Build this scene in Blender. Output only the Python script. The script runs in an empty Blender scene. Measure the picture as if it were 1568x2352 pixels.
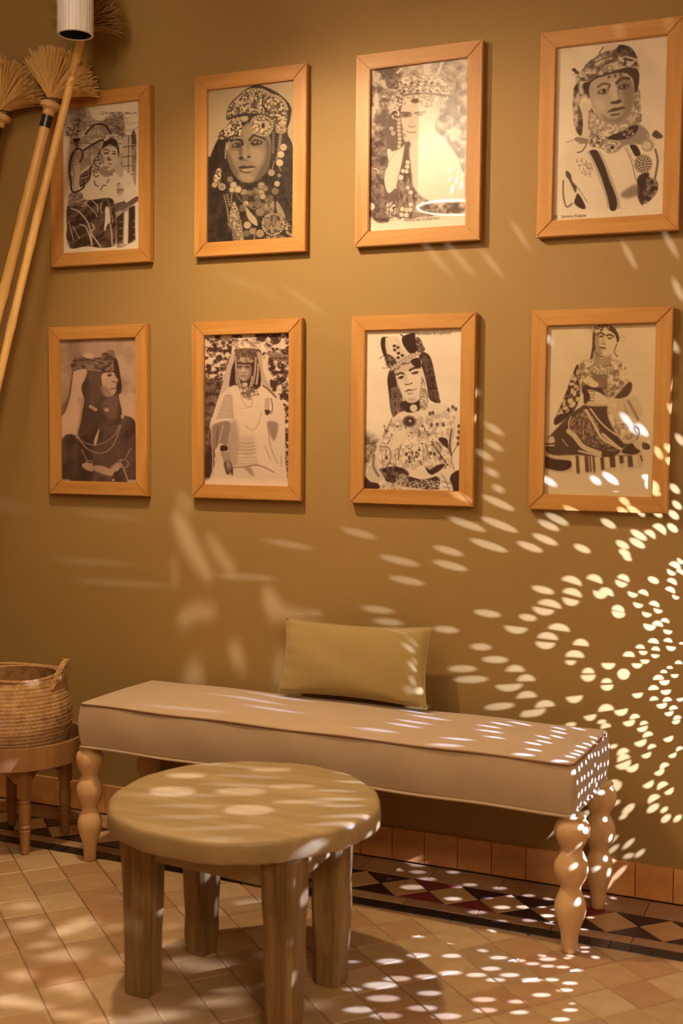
import bpy, bmesh, math, random
import numpy as np
from mathutils import Vector, Matrix
from mathutils.geometry import delaunay_2d_cdt
random.seed(7)
SC = bpy.context.scene
COL = SC.collection
R_ = math.radians

# ================================================================ camera
FPX = 2750.0
CAM = np.array([2.6910804437479943, -3.5932789477725846, 1.3680377623764255])
def cam_axes(yaw, pitch, roll):
    cy, sy, cp, sp, cr, sr = math.cos(yaw), math.sin(yaw), math.cos(pitch), math.sin(pitch), math.cos(roll), math.sin(roll)
    w = np.array([-sy*cp, cy*cp, -sp]); r = np.array([cy, sy, 0]); u = np.cross(r, w)
    return cr*r+sr*u, -sr*r+cr*u, w
AR, AU, AW = cam_axes(0.4091624150793306, 0.06104964065918156, 0.0093430906242668)
cd = bpy.data.cameras.new('camera'); cam = bpy.data.objects.new('camera', cd); COL.objects.link(cam); SC.camera = cam
cam.matrix_world = Matrix(((AR[0], AU[0], -AW[0], CAM[0]), (AR[1], AU[1], -AW[1], CAM[1]), (AR[2], AU[2], -AW[2], CAM[2]), (0, 0, 0, 1)))
cd.sensor_fit = 'VERTICAL'; cd.sensor_height = 36; cd.sensor_width = 24; cd.lens = FPX/2352*36
cd.clip_start = .05; cd.clip_end = 60
cd.dof.use_dof = True; cd.dof.focus_distance = 3.95; cd.dof.aperture_fstop = 2.6
def ray(x, y): return AW+(x-784)/FPX*AR-(y-1176)/FPX*AU
def hit(x, y, ax, v):                       # point where the sight line of a photo pixel meets a plane
    d = ray(x, y); return CAM+d*((v-CAM[ax])/d[ax])
def pxl(P):
    d = np.array(P)-CAM; k = d@AW; return 784+FPX*(d@AR)/k, 1176-FPX*(d@AU)/k

# ================================================================ world, lights, exposure
SC.view_settings.view_transform = 'Standard'; SC.view_settings.look = 'None'
SC.view_settings.gamma = 1; SC.view_settings.use_curve_mapping = False
SC.view_settings.exposure = 0.04
wd = bpy.data.worlds.new('world'); SC.world = wd; wd.use_nodes = True
wd.node_tree.nodes['Background'].inputs[0].default_value = (1, .75, .5, 1); wd.node_tree.nodes['Background'].inputs[1].default_value = .05
LAMP_MAIN = Vector((0.80, -0.93, 2.72))      # shaded downlight over the bench
LAMP_PEND = Vector((0.85, -2.02, 2.96))      # bulb of the big pendant mirrored in the third picture
LAMP_LANT = Vector((2.678, -0.43, 0.745))    # bulb of the pierced lantern beside the bench
LAMP_LEFT = Vector((0.15, -2.10, 1.30))      # bulb of a second pierced lantern, left of the picture
def lamp(name, kind, loc, energy, color, radius, **kw):
    l = bpy.data.lights.new(name, kind); o = bpy.data.objects.new(name, l); COL.objects.link(o)
    l.energy = energy; l.color = color; o.location = loc
    if kind in ('POINT', 'SPOT'): l.shadow_soft_size = radius
    for k, v in kw.items(): setattr(l, k, v)
    return o
WARM = (1, .72, .44)
main = lamp('bulb_light', 'SPOT', LAMP_MAIN, 138, WARM, .04, spot_size=R_(152), spot_blend=1.0)
main.rotation_euler = Vector((.38, .22, -1)).to_track_quat('-Z', 'Y').to_euler()
lamp('bulb_light', 'POINT', LAMP_PEND, 300, (.9, .85, 1.15), .0022)
lamp('bulb_light', 'POINT', LAMP_LANT, 250, (.68, .80, 1.38), .0006)
lamp('bulb_light', 'POINT', LAMP_LEFT, 150, (.95, .85, .95), .0016)
fill = lamp('fill_light', 'AREA', (4.0, -4.3, 3.2), 115, (1, .72, .44), 0, shape='RECTANGLE', size=1.2, size_y=1.2)  # added fill lamp, out of view, placed clear of the glass reflections

# ================================================================ helpers
def link(name, me, mat=None, parent=None):
    o = bpy.data.objects.new(name, me); COL.objects.link(o)
    if mat is not None:
        if not me.materials: me.materials.append(mat)
    if parent is not None: o.parent = parent
    return o
def tag(o, label=None, cat=None, group=None, kind=None):
    if label: o['label'] = label
    if cat: o['category'] = cat
    if group: o['group'] = group
    if kind: o['kind'] = kind
    return o
def empty(name, loc=(0, 0, 0), rz=0, label=None, cat=None, group=None):
    o = bpy.data.objects.new(name, None); COL.objects.link(o); o.location = loc; o.rotation_euler = (0, 0, rz)
    o.empty_display_size = .05
    return tag(o, label, cat, group)
def finish(bm, name, mat, parent=None, smooth=False, bevel=0, seg=2, sub=0):
    me = bpy.data.meshes.new(name)
    bmesh.ops.recalc_face_normals(bm, faces=bm.faces)
    bm.to_mesh(me); bm.free()
    if smooth: me.polygons.foreach_set('use_smooth', [True]*len(me.polygons)); me.set_sharp_from_angle(angle=R_(40))
    o = link(name, me, mat, parent)
    if bevel:
        m = o.modifiers.new('bevel', 'BEVEL'); m.width = bevel; m.segments = seg; m.limit_method = 'ANGLE'; m.angle_limit = R_(30)
    if sub:
        m = o.modifiers.new('sub', 'SUBSURF'); m.levels = sub; m.render_levels = sub
    return o
def box(bm, c, s, rot=None):
    r = bmesh.ops.create_cube(bm, size=1)
    M = Matrix.Translation(c) @ (rot or Matrix.Identity(4)) @ Matrix.Diagonal((s[0], s[1], s[2], 1))
    bmesh.ops.transform(bm, matrix=M, verts=r['verts'])
def prism(bm, pts, z0, z1):
    a = [bm.verts.new((p[0], p[1], z0)) for p in pts]; b = [bm.verts.new((p[0], p[1], z1)) for p in pts]
    bm.faces.new(a[::-1]); bm.faces.new(b); n = len(pts)
    for i in range(n): bm.faces.new((a[i], a[(i+1) % n], b[(i+1) % n], b[i]))
def lathe(bm, prof, n=32, c=(0, 0, 0), fn=None, closed=True):
    rows = []
    for r, z in prof:
        row = []
        for i in range(n):
            a = 2*math.pi*i/n; rr = r if fn is None else fn(r, a, z)
            row.append(bm.verts.new((c[0]+rr*math.cos(a), c[1]+rr*math.sin(a), c[2]+z)))
        rows.append(row)
    for a, b in zip(rows, rows[1:]):
        for i in range(n): bm.faces.new((a[i], a[(i+1) % n], b[(i+1) % n], b[i]))
    if closed:
        bm.faces.new(rows[0][::-1]); bm.faces.new(rows[-1])
def tube(bm, pts, rad, n=8, cap=True):
    pts = [Vector(p) for p in pts]; rows = []; up = None
    for i, p in enumerate(pts):
        d = (pts[min(i+1, len(pts)-1)]-pts[max(i-1, 0)]).normalized()
        if up is None: up = d.orthogonal().normalized()
        up = (up-d*up.dot(d)).normalized(); s = d.cross(up)
        r = rad[i] if hasattr(rad, '__len__') else rad
        rows.append([bm.verts.new(p+(up*math.cos(2*math.pi*k/n)+s*math.sin(2*math.pi*k/n))*r) for k in range(n)])
    for a, b in zip(rows, rows[1:]):
        for i in range(n): bm.faces.new((a[i], a[(i+1) % n], b[(i+1) % n], b[i]))
    if cap: bm.faces.new(rows[0][::-1]); bm.faces.new(rows[-1])
    return rows
# ---------------------------------------------------------------- materials
class NT:
    def __init__(s, name):
        s.m = bpy.data.materials.new(name); s.m.use_nodes = True; s.t = s.m.node_tree
        s.b = s.t.nodes['Principled BSDF']
    def n(s, typ, **kw):
        x = s.t.nodes.new(typ)
        for k, v in kw.items():
            if isinstance(k, str) and hasattr(x, k): setattr(x, k, v)
        return x
    def l(s, a, b): s.t.links.new(a, b)
    def coords(s, scale=(1, 1, 1), kind='Object', rot=(0, 0, 0)):
        c = s.n('ShaderNodeTexCoord'); m = s.n('ShaderNodeMapping'); m.inputs['Scale'].default_value = scale; m.inputs['Rotation'].default_value = rot
        s.l(c.outputs[kind], m.inputs[0]); return m.outputs[0]
    def noise(s, vec, scale, detail=4, rough=.55, dist=0):
        x = s.n('ShaderNodeTexNoise'); x.inputs['Scale'].default_value = scale; x.inputs['Detail'].default_value = detail
        x.inputs['Roughness'].default_value = rough; x.inputs['Distortion'].default_value = dist; s.l(vec, x.inputs['Vector']); return x.outputs['Fac']
    def ramp(s, fac, stops):
        x = s.n('ShaderNodeValToRGB'); cr = x.color_ramp
        while len(cr.elements) < len(stops): cr.elements.new(.5)
        for e, (p, c) in zip(cr.elements, stops): e.position = p; e.color = (*c, 1)
        s.l(fac, x.inputs[0]); return x.outputs[0]
    def mix(s, fac, a, b, mode='MIX'):
        x = s.n('ShaderNodeMix', data_type='RGBA', blend_type=mode)
        for sock, v in ((x.inputs[0], fac), (x.inputs[6], a), (x.inputs[7], b)):
            if isinstance(v, (int, float)): sock.default_value = v
            elif isinstance(v, tuple): sock.default_value = (*v, 1)
            else: s.l(v, sock)
        return x.outputs[2]
    def bump(s, h, strength=.2, dist=.002):
        x = s.n('ShaderNodeBump'); x.inputs['Strength'].default_value = strength; x.inputs['Distance'].default_value = dist
        s.l(h, x.inputs['Height']); s.l(x.outputs[0], s.b.inputs['Normal'])
    def col(s, v):
        if isinstance(v, tuple): s.b.inputs['Base Color'].default_value = (*v, 1)
        else: s.l(v, s.b.inputs['Base Color'])
    def rough(s, v): s.b.inputs['Roughness'].default_value = v
def srgb(r, g, b): return tuple((c/255/12.92 if c/255 <= .04045 else ((c/255+.055)/1.055)**2.4) for c in (r, g, b))
def plaster(name, c1, c2):
    t = NT(name); v = t.coords((1, 1, 1)); a = t.noise(v, 1.3, 5, .6); b = t.noise(v, 140, 3, .6)
    c = t.mix(t.ramp(a, [(.35, (0, 0, 0)), (.7, (1, 1, 1))]), c1, c2)
    t.col(c); t.rough(.62); t.b.inputs['Specular IOR Level'].default_value = .35; t.bump(b, .12, .0015); return t.m
def wood(name, c1, c2, c3, axis=2, scale=1., rough=.5, spec=.4, knots=True):
    t = NT(name); sc = [14*scale]*3; sc[axis] = .9*scale
    info = t.n('ShaderNodeObjectInfo'); co = t.n('ShaderNodeTexCoord'); ad = t.n('ShaderNodeVectorMath', operation='ADD')
    mul = t.n('ShaderNodeVectorMath', operation='SCALE'); comb = t.n('ShaderNodeCombineXYZ')
    for i in range(3): t.l(info.outputs['Random'], comb.inputs[i])
    t.l(comb.outputs[0], mul.inputs[0]); mul.inputs['Scale'].default_value = 7.0
    t.l(co.outputs['Object'], ad.inputs[0]); t.l(mul.outputs[0], ad.inputs[1])
    mp = t.n('ShaderNodeMapping'); mp.inputs['Scale'].default_value = sc; t.l(ad.outputs[0], mp.inputs[0]); v = mp.outputs[0]
    a = t.noise(v, 2.2, 6, .62, .6); b = t.noise(v, 14, 4, .7); c0 = t.ramp(a, [(.3, c1), (.52, c2), (.75, c3)])
    c = t.mix(t.ramp(b, [(.38, (.0, .0, .0)), (.62, (1, 1, 1))]), t.mix(.82, c1, c0), c0)
    big = t.noise(ad.outputs[0], 5, 3, .5); c = t.mix(t.ramp(big, [(.3, (.3, .3, .3)), (.7, (0, 0, 0))]), c, c1)
    t.col(c); t.rough(rough); t.b.inputs['Specular IOR Level'].default_value = spec; t.bump(b, .25, .0008); return t.m
def tilemat(name, cols, rough=.5, spec=.4, nscale=18, dirt=.35, dcol=(.1, .06, .03)):
    t = NT(name); info = t.n('ShaderNodeObjectInfo'); n = len(cols)
    c = t.ramp(info.outputs['Random'], [(i/n, cc) for i, cc in enumerate(cols)]); t.t.nodes[-1]
    for nd in t.t.nodes:
        if nd.type == 'VALTORGB': nd.color_ramp.interpolation = 'CONSTANT'
    v = t.coords((1, 1, 1)); a = t.noise(v, nscale, 6, .65); b = t.noise(v, nscale*9, 3, .6)
    c = t.mix(t.ramp(a, [(.35, (dirt, dirt, dirt)), (.62, (0, 0, 0))]), c, dcol)
    t.col(c); t.rough(rough); t.b.inputs['Specular IOR Level'].default_value = spec; t.bump(b, .2, .001); return t.m
def fabric(name, c, c2, scale=900):
    t = NT(name); v = t.coords(); w1 = t.n('ShaderNodeTexWave', wave_type='BANDS', bands_direction='X'); w2 = t.n('ShaderNodeTexWave', wave_type='BANDS', bands_direction='Z')
    for w in (w1, w2): w.inputs['Scale'].default_value = scale/6; w.inputs['Distortion'].default_value = 1.5; t.l(v, w.inputs['Vector'])
    s = t.n('ShaderNodeMath', operation='ADD'); t.l(w1.outputs['Fac'], s.inputs[0]); t.l(w2.outputs['Fac'], s.inputs[1])
    f = t.noise(v, 260, 4, .7); g = t.noise(v, 9, 3, .5)
    t.col(t.mix(t.ramp(f, [(.3, (0, 0, 0)), (.7, (1, 1, 1))]), c, t.mix(t.ramp(g, [(.3, (0, 0, 0)), (.7, (1, 1, 1))]), c2, c)))
    t.rough(.9); t.b.inputs['Specular IOR Level'].default_value = .15; t.b.inputs['Sheen Weight'].default_value = .25
    t.bump(s.outputs[0], .25, .0006); return t.m
def plain(name, c, rough=.5, metal=0, spec=.5):
    t = NT(name); v = t.coords(); a = t.noise(v, 30, 4, .6)
    t.col(t.mix(t.ramp(a, [(.3, (0, 0, 0)), (.7, (1, 1, 1))]), tuple(x*.8 for x in c), c)); t.rough(rough)
    t.b.inputs['Metallic'].default_value = metal; t.b.inputs['Specular IOR Level'].default_value = spec; return t.m
M = {}
M['wall'] = plaster('ochre_plaster', (.325, .205, .064), (.295, .184, .056))
M['ceiling'] = plaster('cream_plaster', (.62, .48, .30), (.58, .44, .27))
M['frame_v'] = wood('honey_wood_upright', (.40, .185, .042), (.52, .262, .068), (.60, .33, .105), 2, 1.0, .42)
M['frame_h'] = wood('honey_wood_level', (.40, .185, .042), (.52, .262, .068), (.60, .33, .105), 0, 1.0, .42)
M['leg'] = wood('pale_turned_wood', (.52, .32, .14), (.66, .43, .20), (.72, .50, .26), 2, 1.2, .45)
M['stool_leg'] = wood('rustic_wood_upright', (.12, .065, .022), (.27, .165, .055), (.44, .30, .125), 2, 1.0, .5)
M['stool_top'] = wood('rustic_wood_level', (.28, .20, .09), (.38, .28, .13), (.48, .365, .19), 0, .7, .42)
M['tray'] = wood('reddish_brown_wood', (.21, .10, .035), (.35, .18, .062), (.44, .25, .095), 2, .5, .5)
M['cloth'] = fabric('beige_linen', (.48, .36, .225), (.42, .305, .182))
M['piping'] = plain('brown_piping', (.20, .09, .04), .8)
M['pillow'] = fabric('olive_linen', (.34, .245, .088), (.30, .21, .072))
M['tile'] = tilemat('clay_floor_tile', [srgb(190, 162, 120), srgb(184, 154, 110), srgb(178, 148, 106), srgb(180, 144, 102), srgb(192, 166, 124), srgb(172, 134, 94), srgb(182, 152, 110), srgb(172, 144, 106)], .38, .45, 14, .3, (.2, .12, .06))
M['skirt'] = tilemat('clay_skirting_tile', [srgb(214, 158, 96), srgb(206, 148, 86), srgb(220, 166, 106), srgb(210, 154, 92)], .4, .4, 10, .35, (.2, .1, .04))
M['stone'] = tilemat('brown_border_stone', [srgb(164, 128, 92), srgb(154, 118, 84), srgb(172, 136, 98)], .4, .4, 16, .3, (.12, .07, .04))
M['ztan'] = tilemat('tan_mosaic_tile', [srgb(196, 158, 108), srgb(188, 148, 98), srgb(202, 166, 116)], .4, .4, 16, .25, (.15, .09, .05))
M['zdark'] = tilemat('dark_mosaic_tile', [srgb(44, 24, 26), srgb(36, 20, 22), srgb(50, 26, 30), srgb(120, 42, 46)], .3, .5, 16, .2, (.01, .008, .008))
M['black'] = tilemat('black_edge_tile', [srgb(32, 27, 24), srgb(24, 20, 18), srgb(38, 31, 26)], .3, .5, 60, .3, (.08, .055, .04))
M['grout'] = plain('grout', srgb(158, 124, 84), .9)
M['bamboo'] = wood('bamboo', (.62, .36, .10), (.78, .50, .17), (.86, .60, .24), 2, .6, .35)
M['straw'] = wood('straw_fibre', (.68, .44, .15), (.84, .60, .25), (.90, .70, .36), 2, 1.2, .7)
M['straw_dark'] = wood('dark_straw_fibre', (.26, .15, .05), (.36, .22, .08), (.42, .27, .10), 2, 1.2, .7)
M['tape'] = plain('black_tape', (.012, .01, .01), .3)
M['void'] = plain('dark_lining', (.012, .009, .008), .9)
M['rope'] = wood('palm_rope', (.34, .18, .06), (.54, .33, .13), (.66, .44, .20), 2, 3, .8)
M['brass'] = plain('dark_brass', (.35, .20, .08), .35, .9)
M['backing'] = plain('backing_board', (.30, .19, .09), .8)
# ---------------------------------------------------------------- flat prints (tone fields drawn by code, stored as vertex colours)
class Print:
    def __init__(s, quad, nu=206, nv=366, seed=1, paper=0.93):
        s.nu, s.nv = nu, nv
        u, v = np.meshgrid(np.linspace(0, 1, nu), np.linspace(0, 1, nv))
        src = [(0, 0), (1, 0), (1, 1), (0, 1)]
        A = []; b = []
        for (a, c), (x, y) in zip(src, quad):
            A.append([a, c, 1, 0, 0, 0, -a*x, -c*x]); b.append(x)
            A.append([0, 0, 0, a, c, 1, -a*y, -c*y]); b.append(y)
        h = np.linalg.solve(np.array(A, float), np.array(b, float))
        w = h[6]*u + h[7]*v + 1
        s.X = (h[0]*u + h[1]*v + h[2])/w; s.Y = (h[3]*u + h[4]*v + h[5])/w
        s.T = np.full(u.shape, float(paper)); s.rng = np.random.RandomState(seed)
    @staticmethod
    def spline(pts, closed, n=5):
        p = np.array(pts, float); m = len(p); out = []
        for i in range(m if closed else m-1):
            if closed: a, b, c, d = p[(i-1) % m], p[i], p[(i+1) % m], p[(i+2) % m]
            else: a, b, c, d = p[max(i-1, 0)], p[i], p[i+1], p[min(i+2, m-1)]
            for t in np.arange(n)/n:
                out.append(.5*((2*b)+(-a+c)*t+(2*a-5*b+4*c-d)*t*t+(-a+3*b-3*c+d)*t**3))
        if not closed: out.append(p[-1])
        return np.array(out)
    def box(s, x0, y0, x1, y1):
        m = (s.X >= x0) & (s.X <= x1) & (s.Y >= y0) & (s.Y <= y1)
        return np.nonzero(m)
    def segd(s, X, Y, p, closed):
        q = np.roll(p, -1, 0) if closed else p[1:]
        a = p if closed else p[:-1]
        best = np.full(X.shape, 1e9)
        for (ax, ay), (bx, by) in zip(a, q):
            dx, dy = bx-ax, by-ay; L = dx*dx+dy*dy+1e-9
            t = np.clip(((X-ax)*dx+(Y-ay)*dy)/L, 0, 1)
            best = np.minimum(best, (X-ax-t*dx)**2+(Y-ay-t*dy)**2)
        return np.sqrt(best)
    def mask(s, pts, soft, smooth=True):
        p = s.spline(pts, True) if smooth else np.array(pts, float)
        (x0, y0), (x1, y1) = p.min(0)-soft-3, p.max(0)+soft+3
        ix = s.box(x0, y0, x1, y1); X, Y = s.X[ix], s.Y[ix]
        d = s.segd(X, Y, p, True); ins = np.zeros(X.shape, bool)
        q = np.roll(p, -1, 0)
        for (ax, ay), (bx, by) in zip(p, q):
            if ay == by: continue
            c = ((ay > Y) != (by > Y)) & (X < (bx-ax)*(Y-ay)/(by-ay)+ax); ins ^= c
        sd = np.where(ins, d, -d)
        m = np.clip(sd/(2*soft)+.5, 0, 1)
        return ix, m*m*(3-2*m)
    def put(s, ix, m, t, a): s.T[ix] = s.T[ix]*(1-m*a)+t*m*a
    def P(s, pts, t, soft=7, a=1, smooth=True): ix, m = s.mask(pts, soft, smooth); s.put(ix, m, t, a)
    def E(s, x, y, rx, ry=None, t=0, soft=6, a=1, rot=0):
        ry = ry or rx; R = max(rx, ry)+soft*2
        ix = s.box(x-R, y-R, x+R, y+R); X, Y = s.X[ix]-x, s.Y[ix]-y
        c, sn = math.cos(math.radians(rot)), math.sin(math.radians(rot))
        U, V = (X*c+Y*sn)/rx, (-X*sn+Y*c)/ry
        d = (1-np.sqrt(U*U+V*V))*min(rx, ry)
        m = np.clip(d/(2*soft)+.5, 0, 1); s.put(ix, m*m*(3-2*m), t, a)
    def L(s, pts, w, t, soft=4, a=1, smooth=True):
        p = s.spline(pts, False) if smooth and len(pts) > 2 else np.array(pts, float)
        (x0, y0), (x1, y1) = p.min(0)-w-soft*2, p.max(0)+w+soft*2
        ix = s.box(x0, y0, x1, y1); d = s.segd(s.X[ix], s.Y[ix], p, False)
        m = np.clip((w/2-d)/(2*soft)+.5, 0, 1); s.put(ix, m*m*(3-2*m), t, a)
    def noise(s, X, Y, sc, seed, ax=1., ay=1.):
        r = np.random.RandomState(seed); G = r.rand(64, 64)
        out = 0; amp = 1; tot = 0
        for o in range(3):
            x, y = X/sc*ax*2**o+o*7.3, Y/sc*ay*2**o+o*3.1
            xi, yi = np.floor(x).astype(int), np.floor(y).astype(int); fx, fy = x-xi, y-yi
            fx = fx*fx*(3-2*fx); fy = fy*fy*(3-2*fy)
            g = lambda i, j: G[(xi+i) % 64, (yi+j) % 64]
            out = out+amp*((g(0, 0)*(1-fx)+g(1, 0)*fx)*(1-fy)+(g(0, 1)*(1-fx)+g(1, 1)*fx)*fy); tot += amp; amp *= .6
        return out/tot
    def N(s, pts, t0, t1, sc=30, soft=8, a=1, ax=1., ay=1., rot=0, k=3.0, seed=None, smooth=True):
        ix, m = s.mask(pts, soft, smooth); X, Y = s.X[ix], s.Y[ix]
        c, sn = math.cos(math.radians(rot)), math.sin(math.radians(rot))
        n = s.noise(X*c+Y*sn, -X*sn+Y*c, sc, seed or s.rng.randint(9999), ax, ay)
        n = np.clip((n-.5)*k+.5, 0, 1); s.T[ix] = s.T[ix]*(1-m*a)+(t0+(t1-t0)*n)*m*a
    def beads(s, pts, r, t, gap=None, ring=None, soft=4):
        p = s.spline(pts, False, 12); acc = 0; gap = gap or r*2.1; last = p[0]
        s.coin(*last, r, t, ring, soft)
        for q in p[1:]:
            if np.hypot(*(q-last)) >= gap: last = q; s.coin(*q, r, t, ring, soft)
    def coin(s, x, y, r, t, ring=None, soft=4):
        if ring is not None: s.E(x, y, r+5, r+5, ring, soft)
        s.E(x, y, r, r, t, soft)
    def fin(s, dark, light, grain=.05):
        T = s.T+(s.rng.rand(*s.T.shape)-.5)*grain+(s.noise(s.X, s.Y, 260, 5)-.5)*.05
        T = np.clip(T, 0, 1)[..., None]; c = np.array(dark)*(1-T)+np.array(light)*T
        return np.where(c <= .04045, c/12.92, ((c+.055)/1.055)**2.4)

SEP_D, SEP_L = (.14, .06, .05), (.98, .94, .87)

def print_pipe():                     # seated woman with a water pipe
    p = Print([(45, 197), (1165, 85), (1175, 2240), (65, 2305)], seed=11, paper=.92)
    p.N([(60, 200), (400, 190), (480, 330), (640, 380), (920, 290), (920, 1150), (560, 1200), (150, 1300), (150, 640), (60, 560)], .42, .74, 60, 22, .8)
    p.N([(640, 370), (740, 300), (920, 290), (915, 640), (780, 560), (690, 470)], .25, .6, 40, 20, .8, ay=3)
    p.L([(120, 470), (160, 360), (290, 280), (420, 340)], 8, .3); p.N([(120, 420), (200, 350), (300, 330), (330, 480), (260, 570), (110, 580)], .3, .8, 26, 10, .8, k=5)
    for a, b in (((310, 380), (700, 380)), ((330, 610), (640, 600)), ((160, 690), (470, 700)), ((440, 830), (440, 1010)), ((540, 470), (540, 610))): p.L([a, b], 12, .42)
    p.P([(470, 470), (540, 450), (600, 470), (620, 610), (380, 610)], .62, 10, .5)
    p.N([(600, 280), (660, 250), (1070, 262), (1080, 285), (840, 285), (640, 285)], .45, .95, 18, 5, .8, k=6)      # handwriting
    p.L([(720, 250), (735, 285), (760, 250), (790, 285), (830, 262), (870, 285), (900, 262), (940, 280), (980, 262), (1020, 280), (1110, 262)], 6, .4, 3)
    p.L([(590, 275), (640, 235), (650, 262), (620, 285)], 6, .45, 3)
    p.L([(940, 420), (970, 400), (1000, 440), (1030, 400), (1060, 420), (1150, 400), (1120, 480), (1000, 522), (930, 500)], 6, .45, 3)
    p.L([(930, 360), (960, 330), (980, 380)], 6, .45, 3)
    # lattice window
    p.P([(920, 600), (1105, 590), (1105, 1250), (1060, 1240), (1000, 1140), (915, 1060)], .75, 6, 1, False)
    p.N([(1040, 600), (1105, 590), (1105, 1250), (1070, 1240)], .15, .6, 40, 8, .9, ay=.3)
    for y in (750, 895, 1030, 1160): p.L([(915, y+12), (1085, y-10)], 12, .22); p.L([(1020, y-14), (1085, y-22)], 8, .9)
    p.L([(1000, 600), (995, 1130)], 11, .25); p.L([(930, 600), (1105, 590)], 10, .3)
    # chair / armrest
    p.P([(690, 1500), (900, 1440), (1130, 1470), (1110, 1570), (830, 1700), (810, 1590)], .85, 6)
    p.P([(800, 1590), (940, 1540), (1125, 1475), (1115, 1560), (830, 1700)], .33, 6); p.N([(820, 1700), (1080, 1600), (1080, 1900), (1000, 2160), (820, 2180)], .25, .5, 40, 8, .5, ay=.4)
    p.P([(1010, 1640), (1090, 1610), (1100, 2110), (1000, 2160)], .12, 12, 1, False); p.P([(830, 1780), (930, 1700), (920, 2140), (840, 2160)], .14, 10, 1, False)
    p.P([(945, 1700), (995, 1680), (990, 2170), (935, 2160)], .88, 7, 1, False)
    for y in (1830, 1920, 2030, 2110): p.L([(1070, y), (1105, y-6)], 9, .8); p.L([(870, y+20), (920, y+10)], 8, .75)
    # skirt
    sk = [(130, 1600), (250, 1540), (400, 1520), (620, 1495), (760, 1510), (800, 1620), (820, 1900), (800, 2170), (620, 2210), (400, 2190), (170, 2215), (110, 2050), (120, 1900), (110, 1740)]
    p.P(sk, .12, 10); p.N(sk, .06, .42, 46, 10, .75, rot=60, ay=.25)
    for q, w in (([(180, 1640), (300, 1700), (430, 1880), (480, 2160)], 22), ([(480, 1530), (550, 1600), (560, 1700)], 16), ([(400, 1580), (520, 1700), (545, 1760)], 14), ([(310, 1880), (380, 1900), (440, 2030), (480, 2190)], 20), ([(480, 1870), (510, 1930), (470, 2000), (600, 2190)], 24), ([(740, 1870), (760, 2000), (770, 2180)], 20), ([(620, 1560), (600, 1660), (625, 1720)], 14), ([(110, 2080), (150, 2190)], 16), ([(200, 1900), (300, 2080)], 13), ([(140, 1820), (210, 2100)], 12), ([(700, 1520), (750, 1680), (780, 1850)], 9)): p.L(q, w, .72, 4)
    p.P([(670, 1640), (720, 1640), (745, 1830), (700, 1880), (670, 1960), (650, 1950), (665, 1800)], .88, 6)
    # water pipe and hookah
    p.N([(150, 1430), (300, 1400), (400, 1500), (390, 1620), (250, 1600), (140, 1610)], .3, .7, 26, 9, 1, rot=70, ay=.2)
    p.P([(215, 960), (260, 930), (300, 980), (300, 1060), (280, 1380), (200, 1380), (205, 1060)], .74, 7); p.L([(215, 1080), (205, 1370)], 8, .3); p.L([(215, 960), (300, 960)], 8, .25); p.L([(210, 1000), (300, 1000)], 8, .3)
    p.P([(200, 630), (300, 630), (270, 680), (230, 690)], .12, 6); p.L([(255, 690), (258, 790)], 22, .2); p.L([(150, 690), (470, 700)], 7, .3)
    p.P([(240, 820), (320, 830), (290, 930), (250, 930)], .55, 8)
    p.L([(350, 800), (480, 720), (580, 665), (650, 660), (640, 740), (560, 880), (460, 1050), (430, 1180), (350, 1340), (230, 1405), (180, 1370), (170, 1240), (145, 1080), (180, 880), (250, 775), (320, 800), (340, 880), (300, 970)], 26, .08, 4)
    p.L([(380, 560), (480, 450), (570, 420), (670, 450), (760, 590)], 26, .13, 4)
    # blouse
    p.P([(460, 1150), (560, 1090), (700, 1150), (800, 1120), (870, 1200), (860, 1330), (800, 1460), (600, 1500), (400, 1520), (340, 1440), (380, 1300)], .88, 8)
    p.P([(900, 1180), (1010, 1140), (1060, 1230), (1120, 1440), (1040, 1520), (960, 1560), (920, 1440), (870, 1260)], .88, 8)
    p.N([(840, 1280), (900, 1300), (930, 1420), (840, 1460)], .3, .8, 30, 8, .8)
    p.N([(310, 1150), (400, 1100), (470, 1130), (420, 1260), (300, 1330)], .08, .4, 30, 8)
    p.L([(310, 1130), (400, 1060), (430, 1040)], 26, .88); p.L([(290, 1220), (400, 1180)], 10, .85)
    # arm to head
    p.P([(800, 1040), (850, 930), (890, 1020), (920, 1120), (900, 1190), (840, 1140), (790, 1080)], .72, 8)
    # neck, face
    p.P([(570, 1060), (780, 1060), (770, 1150), (680, 1190), (590, 1140)], .55, 9)
    p.P([(600, 820), (650, 720), (760, 720), (850, 780), (860, 900), (800, 1040), (720, 1100), (640, 1070), (590, 960)], .8, 9)
    p.P([(600, 830), (640, 900), (660, 1000), (700, 1090), (640, 1070), (590, 960)], .45, 22, .7)
    p.P([(620, 780), (660, 640), (760, 610), (850, 670), (870, 800), (850, 900), (830, 780), (740, 720), (680, 740)], .1, 8)
    p.L([(660, 650), (780, 585), (880, 640), (905, 800)], 40, .84, 8); p.N([(700, 580), (860, 590), (910, 700), (900, 830), (860, 800), (830, 670), (740, 620)], .5, .95, 22, 8, .8)
    p.L([(640, 760), (740, 735), (860, 770)], 10, .3)
    p.L([(635, 805), (680, 790), (725, 815)], 15, .12); p.L([(770, 820), (810, 825)], 12, .15); p.E(680, 845, 36, 15, .2, 6); p.E(790, 855, 28, 13, .22, 6)
    p.P([(705, 900), (750, 930), (730, 960), (690, 935)], .35, 7); p.L([(690, 1000), (750, 1005)], 13, .1); p.E(700, 1050, 30, 9, .45, 7)
    p.P([(600, 1010), (690, 990), (700, 1012), (610, 1040)], .85, 5); p.L([(490, 1120), (600, 1045)], 16, .85)
    p.N([(480, 980), (560, 850), (590, 950), (580, 1080), (490, 1140)], .2, .85, 22, 8, .9)
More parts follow.
